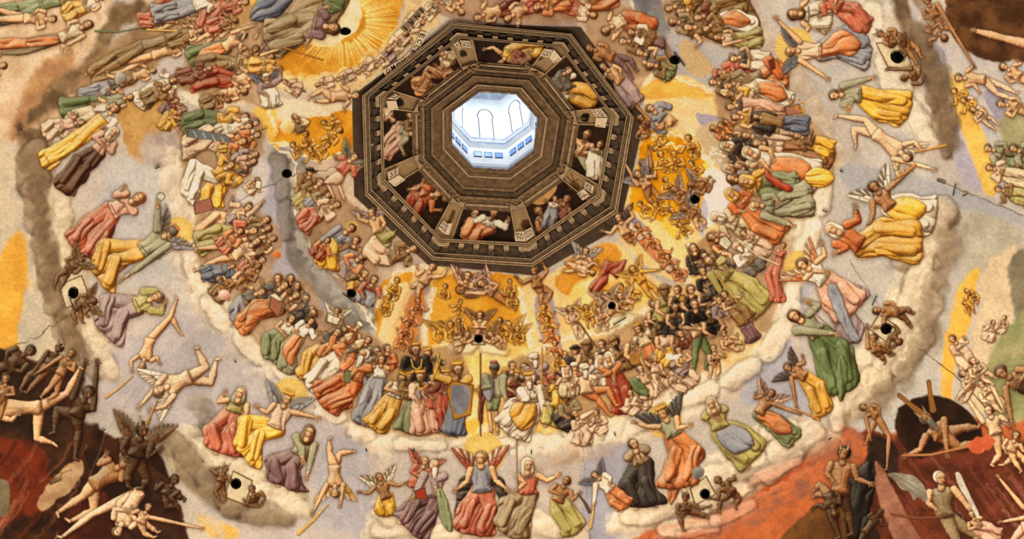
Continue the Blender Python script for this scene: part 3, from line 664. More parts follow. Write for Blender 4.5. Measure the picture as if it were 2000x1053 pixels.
lobes("1470,940,1560,900,14,12;1400,1020,1470,985,16,12;1330,1045,1400,1035,10,9", (214, 150, 120), .7)
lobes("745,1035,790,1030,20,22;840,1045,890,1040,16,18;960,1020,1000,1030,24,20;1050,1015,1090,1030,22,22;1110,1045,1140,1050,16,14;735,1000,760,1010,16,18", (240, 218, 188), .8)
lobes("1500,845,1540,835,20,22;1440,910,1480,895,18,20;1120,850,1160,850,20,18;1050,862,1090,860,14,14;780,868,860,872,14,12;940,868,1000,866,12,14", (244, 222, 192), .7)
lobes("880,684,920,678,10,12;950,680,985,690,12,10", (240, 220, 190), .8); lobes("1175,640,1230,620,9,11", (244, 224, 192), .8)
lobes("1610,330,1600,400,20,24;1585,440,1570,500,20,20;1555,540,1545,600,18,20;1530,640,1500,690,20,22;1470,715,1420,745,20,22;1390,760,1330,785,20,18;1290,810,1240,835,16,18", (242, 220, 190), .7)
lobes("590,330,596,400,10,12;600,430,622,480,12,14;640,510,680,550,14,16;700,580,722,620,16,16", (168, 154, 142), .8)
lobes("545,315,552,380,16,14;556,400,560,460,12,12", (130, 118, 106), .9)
for q_ in ("372,470 385,560 430,620 495,690 560,742 620,795 700,845 765,872 850,876 950,878 1060,880 1160,872 1250,835 1330,790 1410,745 1480,700 1535,650 1560,580 1580,500 1604,420 1612,350", ):
    cloud(q_, 9, 20, 150, (252, 236, 212), (206, 176, 146), .5, .85, 41, .85)
for q_, c1, c2 in (("1840,420 1815,500 1795,560 1770,650 1730,720 1690,770 1645,810", (242, 220, 190), (170, 140, 112)), ("1860,450 1850,520 1815,600 1800,690 1740,760 1700,800", (176, 150, 124), (112, 90, 70)), ("1240,1010 1340,970 1440,915 1520,880 1590,840", (246, 226, 198), (176, 144, 116)), ("400,880 460,915 540,970 600,1000", (242, 222, 192), (168, 140, 112)), ("340,870 400,930 460,990 560,1015", (170, 146, 118), (104, 84, 64)),
        ("115,370 125,450 150,560 180,660 225,735", (240, 218, 188), (172, 142, 114)), ("60,300 75,380 95,500 120,600 160,690", (150, 122, 94), (86, 66, 48)), ("1700,20 1735,120 1780,220 1820,280", (244, 228, 204), (178, 152, 128)), ("1790,50 1835,160 1860,280", (142, 116, 90), (92, 72, 54)), ("730,1010 790,1035 860,1045 960,1030 1050,1020 1140,1045", (244, 222, 194), (180, 150, 124))):
    cloud(q_, 8, 24, 60, c1, c2, .55, .75, 43, .85)
for q_ in ("540,290 575,310 580,420 612,490 680,560 735,640", "735,600 775,528 850,522", "1245,160 1300,142 1400,185", "1262,262 1330,262 1400,330", "1040,690 1110,660 1200,650 1290,590", "1225,430 1300,500 1350,560", "846,560 828,668", "1016,560 1040,690", "1205,150 1240,175 1300,140", "350,200 430,180 520,200 540,260"):
    line(q_, 5, (252, 234, 202), .75, 6); cloud(q_, 4, 8, 30, (252, 236, 208), (216, 184, 150), .5, .7, 42, .8)
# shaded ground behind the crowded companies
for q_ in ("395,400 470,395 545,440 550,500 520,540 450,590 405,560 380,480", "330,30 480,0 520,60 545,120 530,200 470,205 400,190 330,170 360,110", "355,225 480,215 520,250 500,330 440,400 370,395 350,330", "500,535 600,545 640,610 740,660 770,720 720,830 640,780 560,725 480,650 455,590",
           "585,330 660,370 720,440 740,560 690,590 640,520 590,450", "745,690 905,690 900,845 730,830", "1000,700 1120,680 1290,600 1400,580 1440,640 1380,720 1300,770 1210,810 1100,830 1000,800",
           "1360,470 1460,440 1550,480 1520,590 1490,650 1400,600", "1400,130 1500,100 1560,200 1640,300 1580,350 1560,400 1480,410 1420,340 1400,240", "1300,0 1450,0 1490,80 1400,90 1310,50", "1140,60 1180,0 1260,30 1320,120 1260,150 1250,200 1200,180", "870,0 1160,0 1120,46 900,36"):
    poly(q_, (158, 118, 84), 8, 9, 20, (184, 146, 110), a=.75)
# pale patches, hairline cracks in the intonaco
line("0,692 60,665 130,620 200,590 262,530 300,505 345,490 390,475 410,440 470,392 510,370 560,345 610,338 700,315", 1.7, (84, 60, 44), .85, 5)
line("155,990 205,850 245,790 290,730 320,690", 1.4, (150, 130, 112), .6, 2)
line("1795,680 1830,705 1862,730 1905,775 1935,810 1990,850", 1.8, (70, 52, 42), .8, 3)
line("1660,505 1690,560 1720,600", 1.2, (100, 84, 74), .7, 3)
line("1136,860 1140,900 1146,960 1152,1050", 1.2, (140, 122, 110), .6, 2)
line("716,880 714,940 712,1050", 1.2, (150, 134, 120), .5, 2)
line("1830,350 1880,372 1945,400 2000,420", 2.4, (106, 88, 72), .6, 2)
line("152,620 160,660 172,700", .9, (110, 92, 76), .6, 1)
# ---- painted stone ring: niches with seated elders --------------------------------
VO = np.array([(937, 179), (1008, 184), (1050.5, 232), (1042, 295), (991.6, 331.6), (923.7, 327.5), (882, 282.5), (882, 220)])   # mouth of the lantern
VI = np.array([(898, 75), (1093, 92), (1194, 226), (1165, 380), (1030, 475), (862, 466), (751, 350), (748, 191)])              # inner lip
VE = np.array([(882.6, 44), (1116, 66), (1238, 229), (1206, 415.6), (1040, 521), (844, 508), (713, 381), (707, 187)])           # outer lip
def oc(k, u, s):
    """point on side k (0-7), u along it, s: 0 mouth .. 1 inner lip .. 2 outer lip"""
    A, B = (VO, VI) if s <= 1 else (VI, VE); s2 = s if s <= 1 else s-1
    a = A[k % 8]*(1-s2)+B[k % 8]*s2; b = A[(k+1) % 8]*(1-s2)+B[(k+1) % 8]*s2
    return tuple(a*(1-u)+b*u)
def ringpoly(s0, s1): return [oc(k, 0, s1) for k in range(8)], [oc(k, 0, s0) for k in range(8)]
def ring():
    # the ledge's cast shadow, painted as a dark border outside the outer lip (as wide as it is on each side)
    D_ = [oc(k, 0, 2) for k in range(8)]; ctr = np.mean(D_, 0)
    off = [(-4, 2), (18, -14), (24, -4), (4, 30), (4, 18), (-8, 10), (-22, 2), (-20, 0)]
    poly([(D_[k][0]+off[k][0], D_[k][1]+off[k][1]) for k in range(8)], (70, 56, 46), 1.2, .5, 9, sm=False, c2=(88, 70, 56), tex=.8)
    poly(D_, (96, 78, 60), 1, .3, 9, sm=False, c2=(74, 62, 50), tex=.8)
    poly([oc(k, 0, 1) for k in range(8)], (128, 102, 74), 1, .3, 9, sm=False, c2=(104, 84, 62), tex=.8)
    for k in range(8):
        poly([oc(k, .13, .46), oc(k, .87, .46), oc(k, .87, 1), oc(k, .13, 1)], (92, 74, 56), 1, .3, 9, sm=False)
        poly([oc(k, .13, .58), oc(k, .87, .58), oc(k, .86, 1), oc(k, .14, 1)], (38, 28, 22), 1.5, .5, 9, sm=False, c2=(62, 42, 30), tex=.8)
    poly("1031,367 1067,344 1087,359 1084,375 1060,400 1036,394", (196, 150, 94), 1, 1, 9, (180, 132, 80))
    for ln in """845,360,8 828,372 820,378 812,386 O R n A800,370
    872,388,9 856,372 845,364 835,358 n m n s
    856,378,9 826,386 812,396 806,410 O R n w A858,410 | painted elder in red cloak in the lower left niche
    929,416,9 930,436 925,450 915,458 y o n rN z
    965,414,10 954,442 928,446 912,470 w o n rz A992,430 X955,468,938,452 | painted elder with bare knee seated on the stone lip
    1052,412,10 1064,428 1068,436 1070,446 T n n z
    1108,388,9 1100,402 1096,410 1090,420 T m n
    1084,388,6 1080,406 1076,424 1070,444 w b n h | painted standing drapery in pale blue in the lower right niche
    1147,262,10 1134,300 1150,330 1178,310 s x n NzA1128,300 | painted bare-backed elder in pale green in the right niche
    1172,282,8 1164,300 1162,318 1166,346 x w n h
    1082,160,10 1112,176 1136,186 1160,200 w y n uA1106,142 | painted dark haired elder in yellow in the upper right niche
    1112,138,8 1100,146 1096,158 1104,172 h h n h
    977,125,9 996,104 1030,94 1056,96 Y y n A948,96 | painted elder in yellow robe in the top niche
    1040,132,8 1020,120 1010,116 1004,112 n m n
    885,120,9 862,146 838,136 820,158 T T n NA852,128 B868,160 | painted bare elder in the upper left niche
    850,170,9 834,164 822,170 812,172 T o n z
    860,104,8 870,112 876,116 880,120 c c n h
    814,268,9 784,250 776,270 742,300 x p n A788,298 | painted bent elder in grey-green and pink in the left niche
    768,236,7 758,226 752,222 750,214 P P n h
    800,226,7 806,240 806,246 808,250 n m n""".split('\n'):
        figure(ln.strip())
    for k in range(8):   # pilaster faces
        a = [np.array(oc(k-1, .87, .5)), np.array(oc(k, .13, .5)), np.array(oc(k, .125, 1)), np.array(oc(k-1, .875, 1))]
        P = [a[0], a[1], a[2], np.array(oc(k, 0, 1)), a[3]]
        poly([tuple(p) for p in P], (164, 132, 96), .8, .2, 9, sm=False, c2=(146, 116, 84), tex=.8)
    for x, y, r, c in ((886, 214-26, 8, (48, 38, 30)), (1143, 230, 10, (30, 24, 22)), (780, 200, 10, (52, 40, 32)), (1029, 438, 12, (92, 62, 38)), (1122, 364, 12, (112, 78, 46)), (882, 424, 5, (80, 64, 42)), (1054, 112, 7, (120, 92, 62)), (905, 104, 8, (60, 50, 36))):
        if x != 886: puff(x, y, r, c, tuple(v*.6 for v in c), 1, .1, 1)
    line("872,446 886,414", 5, (92, 72, 46), 1, 0, 8); line("1004,466 1008,446 1014,428", 2.4, (190, 146, 96))
    line("1118,232 1142,232", 3, (120, 92, 62)); line("1108,345 1118,356 1130,350", 2.4, (96, 64, 38)); line("1116,338 1120,354", 2, (96, 64, 38))
# ---- things the painted figures hold or lean on ---------------------------------
def quad(P, c, dark=(90, 64, 44), e=1.4, c2=None):
    P = parse(P); poly(P, dark, .7, .4, 9, sm=False)
    m = np.mean(P, 0); Q = [tuple(m+(np.array(p)-m)*(1-e*2/max(8, np.hypot(*(np.array(p)-m))))) for p in P]
    poly(Q, c, .7, .4, 9, sm=False, c2=c2 or tuple(v*.88 for v in c), tex=.8)
    return Q
def drape(P, c, ax, hr=9, lab=None):
    F = Fig(*(lambda A: (A[:, 0].min()-8, A[:, 1].min()-8, A[:, 0].max()+8, A[:, 1].max()+8))(np.array(parse(P))), hr)
    F.blob(parse(P), c, .95, ax, warp=.6); FIGS.append(('painted_drapery', lab or 'painted billowing '+CN[c]+' drapery')); F.done(len(FIGS), .3)
def stick(P, w, c, w2=None, lab=None):
    P = parse(P) if isinstance(P, str) else P
    line([(x+1, y+1) for x, y in P], w+1.4, (70, 46, 30), .6, 0, None if w2 is None else w2+1.4); line(P, w, c, 1, 0, w2)
    line([(x-.4, y-.6) for x, y in P], max(.8, w*.3), tuple(min(255, v*1.35) for v in c), .7)
def early():
    drape("487,34 514,-10 575,-14 562,16 520,43 496,44", 'B', ((500, 30), (570, -10)), 14, 'painted blue sphere of drapery at the top edge')
    drape("510,82 540,60 560,70 556,96 526,104", 'l', ((515, 90), (560, 70)), 10)
    drape("556,36 600,-14 680,-14 672,20 640,60 600,70 560,76 530,74 516,78 540,56", 'a', ((520, 74), (650, 0)), 16, 'large painted brown mantle inside the golden glory')
    drape("632,0 668,-14 674,16 650,28 634,20", 'G', ((640, 0), (670, 20)), 8)
    figure("653,56,12 612,46 576,58 528,78 L a n u A600,84 | large painted robed figure seated in the golden glory, top left")
    drape("1270,210 1290,198 1312,204 1312,216 1296,214 1284,226 1292,250 1304,256 1296,266 1278,256 1266,236", 'b', ((1270, 210), (1296, 262)), 9)
    drape("1150,562 1168,540 1182,508 1202,512 1224,506 1214,532 1204,546 1190,534 1184,556 1164,576", 'R', ((1160, 566), (1220, 506)), 9, 'painted flying deep red cloth under the cornice')
    drape("1680,560 1640,560 1622,600 1640,660 1676,672 1690,640 1668,610 1700,580", 'l', ((1680, 560), (1670, 668)), 12, 'painted lilac drapery over the cloud edge')
    drape("285,34 310,-8 348,-12 356,10 330,22 306,30", 'R', ((290, 30), (350, 0)), 9)
    drape("400,534 430,520 460,528 450,548 410,552", 'B', ((400, 540), (460, 530)), 9)
    drape("420,-20 470,-24 462,16 436,24 424,6", 'r', ((430, 20), (460, -10)), 9)
    drape("1382,0 1450,-20 1482,40 1486,78 1456,84 1400,50 1390,20", 'n', ((1390, 10), (1480, 80)), 13, 'broad painted brown mantle at the top edge')
    drape("1520,112 1538,132 1536,156 1512,140", 'O', ((1520, 112), (1536, 150)), 9)
    drape("690,720 716,716 738,750 712,826 690,820 700,770", 'b', ((700, 730), (706, 820)), 10)
    drape("782,840 766,836 790,790 804,770 826,800 812,836 800,848", 'g', ((800, 770), (790, 842)), 11, 'painted green cloak spread at the kings feet')
    drape("936,756 948,756 944,800 942,826 934,820", 'm', ((940, 756), (940, 820)), 9)
    drape("996,760 1012,764 1014,800 1000,812", 'm', ((1000, 760), (1004, 806)), 9)
    drape("893,958 906,930 976,930 990,958 996,990 984,1010 968,960 920,960 904,1000 888,1010", 'k', ((893, 958), (990, 958)), 10, 'dark lining of the enthroned figures painted cloak')
    drape("1306,950 1330,880 1350,900 1330,950 1312,986", 'O', ((1330, 880), (1312, 980)), 10)
    drape("1660,940 1700,900 1706,960 1690,1040 1664,1050", 'K', ((1700, 900), (1680, 1040)), 14)
def late():
    drape("852,960 864,955 878,990 884,1036 866,1030 856,990", 'g', ((860, 960), (872, 1034)), 9)
    drape("1640,690 1656,720 1650,772 1640,784 1632,740", 'G', ((1644, 700), (1644, 780)), 9)
    drape("1616,556 1634,556 1652,600 1680,664 1664,668 1640,630 1622,590", 'b', ((1622, 560), (1670, 664)), 9, 'painted grey-blue skirt of the angel in white')
    drape("1570,345 1590,328 1618,334 1628,352 1608,368 1584,364", 'Y', ((1574, 346), (1620, 350)), 9)
    drape("1496,330 1512,346 1548,366 1540,376 1512,364 1494,346", 'R', ((1498, 334), (1544, 370)), 8)
    drape("1490,118 1508,110 1530,140 1528,156 1512,146", 'O', ((1494, 116), (1526, 150)), 8)
    drape("1228,742 1246,738 1262,760 1268,776 1248,770 1234,758", 'G', ((1230, 742), (1262, 772)), 8)
    # open books and tablets, boxes
    quad("377,397 413,385 418,410 380,420", (176, 112, 92)); quad("366,250 440,262 460,280 364,268", (120, 120, 118))
    for k in range(4): line([(378+k*18, 256+k*4), (384+k*18, 268+k*3)], 1.6, (206, 196, 180))
    quad("530,572 556,588 544,622 524,602", (166, 104, 78)); quad("524,576 536,570 556,588 546,590", (232, 212, 180))
    quad("639,610 667,622 660,637 636,628", (238, 222, 192)); line("652,615 648,633", 1, (150, 120, 90))
    quad("672,722 686,724 684,750 670,748", (122, 130, 90)); quad("500,350 512,352 510,372 496,368", (238, 222, 192))
    quad("1404,465 1418,458 1432,476 1420,490 1402,478", (240, 224, 190))
    for k in range(5): line([(1406+k*3, 466+k*4), (1419+k*2.6, 461+k*4)], .9, (130, 96, 70), .8)
    quad("1532,208 1562,202 1568,222 1534,226", (178, 118, 96)); quad("1328,574 1340,578 1336,592 1324,588", (206, 160, 76))
    quad("808,958 830,952 836,975 812,976", (170, 66, 44)); quad("1500,118 1512,112 1516,134 1504,140", (120, 52, 36))
    quad("1060,790 1068,792 1064,830 1056,828", (226, 196, 120)); quad("870,760 884,742 926,752 920,812 886,822", (186, 128, 44))
    poly("880,764 888,752 918,758 912,802 888,808", (116, 112, 122), 1, 1, 9, (146, 140, 142))
    for P in ("1798,806 1780,792 1756,772", "1822,800 1818,776 1814,746"): line(P, 9, (96, 62, 34)); line(P, 13, (150, 98, 52), .9, 0, 6)
    # instruments, lances, staffs
    for P, w, c, w2 in (("258,735 232,758 206,776", 2, (196, 150, 90), 5), ("306,783 296,806 285,828", 2, (190, 140, 80), 4), ("640,985 612,1016 582,1042", 2, (206, 156, 80), 7),
        ("1600,820 1570,806 1552,798", 5, (176, 120, 66), 2), ("1128,964 1142,982 1151,999", 2, (92, 66, 54), 7), ("1159,990 1157,1008 1152,1030", 2, (196, 156, 90), 7),
        ("1786,297 1820,290 1847,283", 2, (190, 136, 70), 6), ("1745,350 1768,338 1786,322", 2, (196, 130, 66), 6), ("1763,890 1820,888 1890,872", 4, (168, 112, 70), 5),
        ("1741,1004 1790,1012 1840,1010", 4, (120, 72, 50), 4), ("553,93 590,104 629,116", 2.4, (170, 112, 48), 2.4), ("938,690 938,850", 2, (92, 62, 40), 2),
        ("1008,858 1009,958", 1.2, (150, 132, 116), 3.4), ("1058,680 1058,760", 2.4, (188, 132, 70), 2.4), ("857,690 853,712 846,740", 2.4, (212, 156, 60), 2),
        ("1130,630 1165,678", 3, (110, 78, 48), 2), ("1250,690 1276,760", 2.6, (140, 116, 60), 2), ("1470,482 1440,468 1480,500 1522,518", 2.6, (214, 182, 142), 2.6),
        ("1576,590 1600,620 1624,640", 1.2, (150, 120, 90), 1.2), ("288,58 345,60", 3, (222, 170, 90), 3), ("186,60 230,62 285,52", 4, (106, 112, 80), 1),
        ("500,255 518,250", 1.4, (166, 116, 60), 1.4), ("1354,520 1346,500 1338,478", 1.2, (120, 130, 80), 1.2), ("860,700 850,730", 2, (226, 176, 76), 2), ("1440,590 1425,566 1400,540", 2, (206, 156, 70), 2)):
        stick(P, w, c, w2)
    poly("1888,868 1904,856 1930,850 1944,860 1936,874 1914,886 1898,884", (226, 140, 100), 2, 4, 12, (196, 92, 60))
    poly("1866,925 1876,925 1892,960 1912,1004 1908,1012 1890,980 1872,950", (214, 198, 180), 1.5, 2, 12, (160, 140, 126))
    poly("1733,926 1760,924 1786,930 1806,950 1812,968 1808,982 1794,972 1784,978 1776,962 1760,956 1748,940", (170, 156, 136), 1.5, 2, 12, (132, 116, 98))
    for q in ("1736,926 1776,962", "1740,926 1794,972", "1745,926 1808,966"): line(q, 1.2, (96, 78, 62), .8)
    # wreath, mirror, globe, thorns, gold cap, lilies, chains
    for x, y, r, c in ((314, 384, 8, (126, 128, 92)), (899, 566, 9, (104, 66, 36)), (1656, 213, 7, (196, 150, 92)), (1578, 590, 5, (150, 120, 80)), (520, 249, 3, (166, 116, 60))):
        line([(x+r*np.cos(a), y+r*np.sin(a)) for a in np.linspace(0, 6.3, 14)], 3 if r > 6 else 1.6, c)
    for x, y, r, L_, D_ in ((1362, 924, 15, (150, 142, 136), (92, 84, 80)), (436, 576, 13, (236, 212, 190), (190, 130, 110)), (541, 497, 9, (232, 146, 70), (190, 92, 40)), (560, 246, 17, (246, 222, 176), (222, 170, 90)), (234, 153, 14, (196, 188, 176), (128, 116, 104)), (1088, 926, 5, (236, 176, 140), (206, 130, 96))):
        puff(x, y, r, L_, D_, 1, .1, 1)
    R = np.random.RandomState(3)
    for k in range(22): puff(1399+R.randn()*9, 303+R.randn()*6, 2.6, (250, 244, 226), (206, 196, 170), 1, .1)
    for k in range(7): puff(1342+R.randn()*3, 470+R.randn()*8, 2.4, (250, 240, 216), (206, 196, 170), 1, .1)
    for k in range(16): puff(1565+R.randn()*7, 207+R.randn()*6, 2.6, (226, 166, 62), (150, 96, 30), 1, .1)
    line("803,702 806,716 814,722 822,716 824,702", 2.4, (226, 176, 76)); line("812,752 822,762 834,752", 2.2, (222, 168, 66))
    poly("1230,692 1248,690 1250,708 1234,712", (176, 122, 62), 1, 1, 9, (140, 92, 44))
    poly("1300,690 1316,694 1330,690 1322,702 1304,702", (226, 214, 206), 1, 1, 9)
    for P in ((1895, 57), (1932, 70), (1970, 78), (2010, 92)), : pass
    F = Fig(1880, 40, 2050, 120, 12); F.limb([(1908, 61), (1935, 68), (1962, 75), (1990, 82), (2040, 96)], [5, 8, 7, 10, 11], 's'); hand(F, np.array((1930., 66.)), np.array((1904., 60.)), 12, 's'); FIGS.append(('painted_person', 'painted pointing bare arm across the dark rock, top right')); F.done(len(FIGS))
    F = Fig(-20, 60, 160, 120, 14); F.cap((-20, 86), (60, 84), 12, 10, 'o', .8); F.cap((60, 84), (110, 78), 10, 8, 'o', .8); hand(F, np.array((108., 78.)), np.array((124., 92.)), 22, 's'); FIGS.append(('painted_person', 'painted orange sleeve with a large open hand at the left edge')); F.done(len(FIGS))
    for x, y, a in ((480, 64, -1.2), (505, 62, -.9)):
        F = Fig(x-20, y-20, x+20, y+20, 9); F.cap((x-6, y+12), (x, y), 3, 2.6, 's'); hand(F, np.array((x-6., y+12.)), np.array((x+0., y)), 9, 's'); FIGS.append(('painted_person', 'painted raised hand near the golden glory')); F.done(len(FIGS))
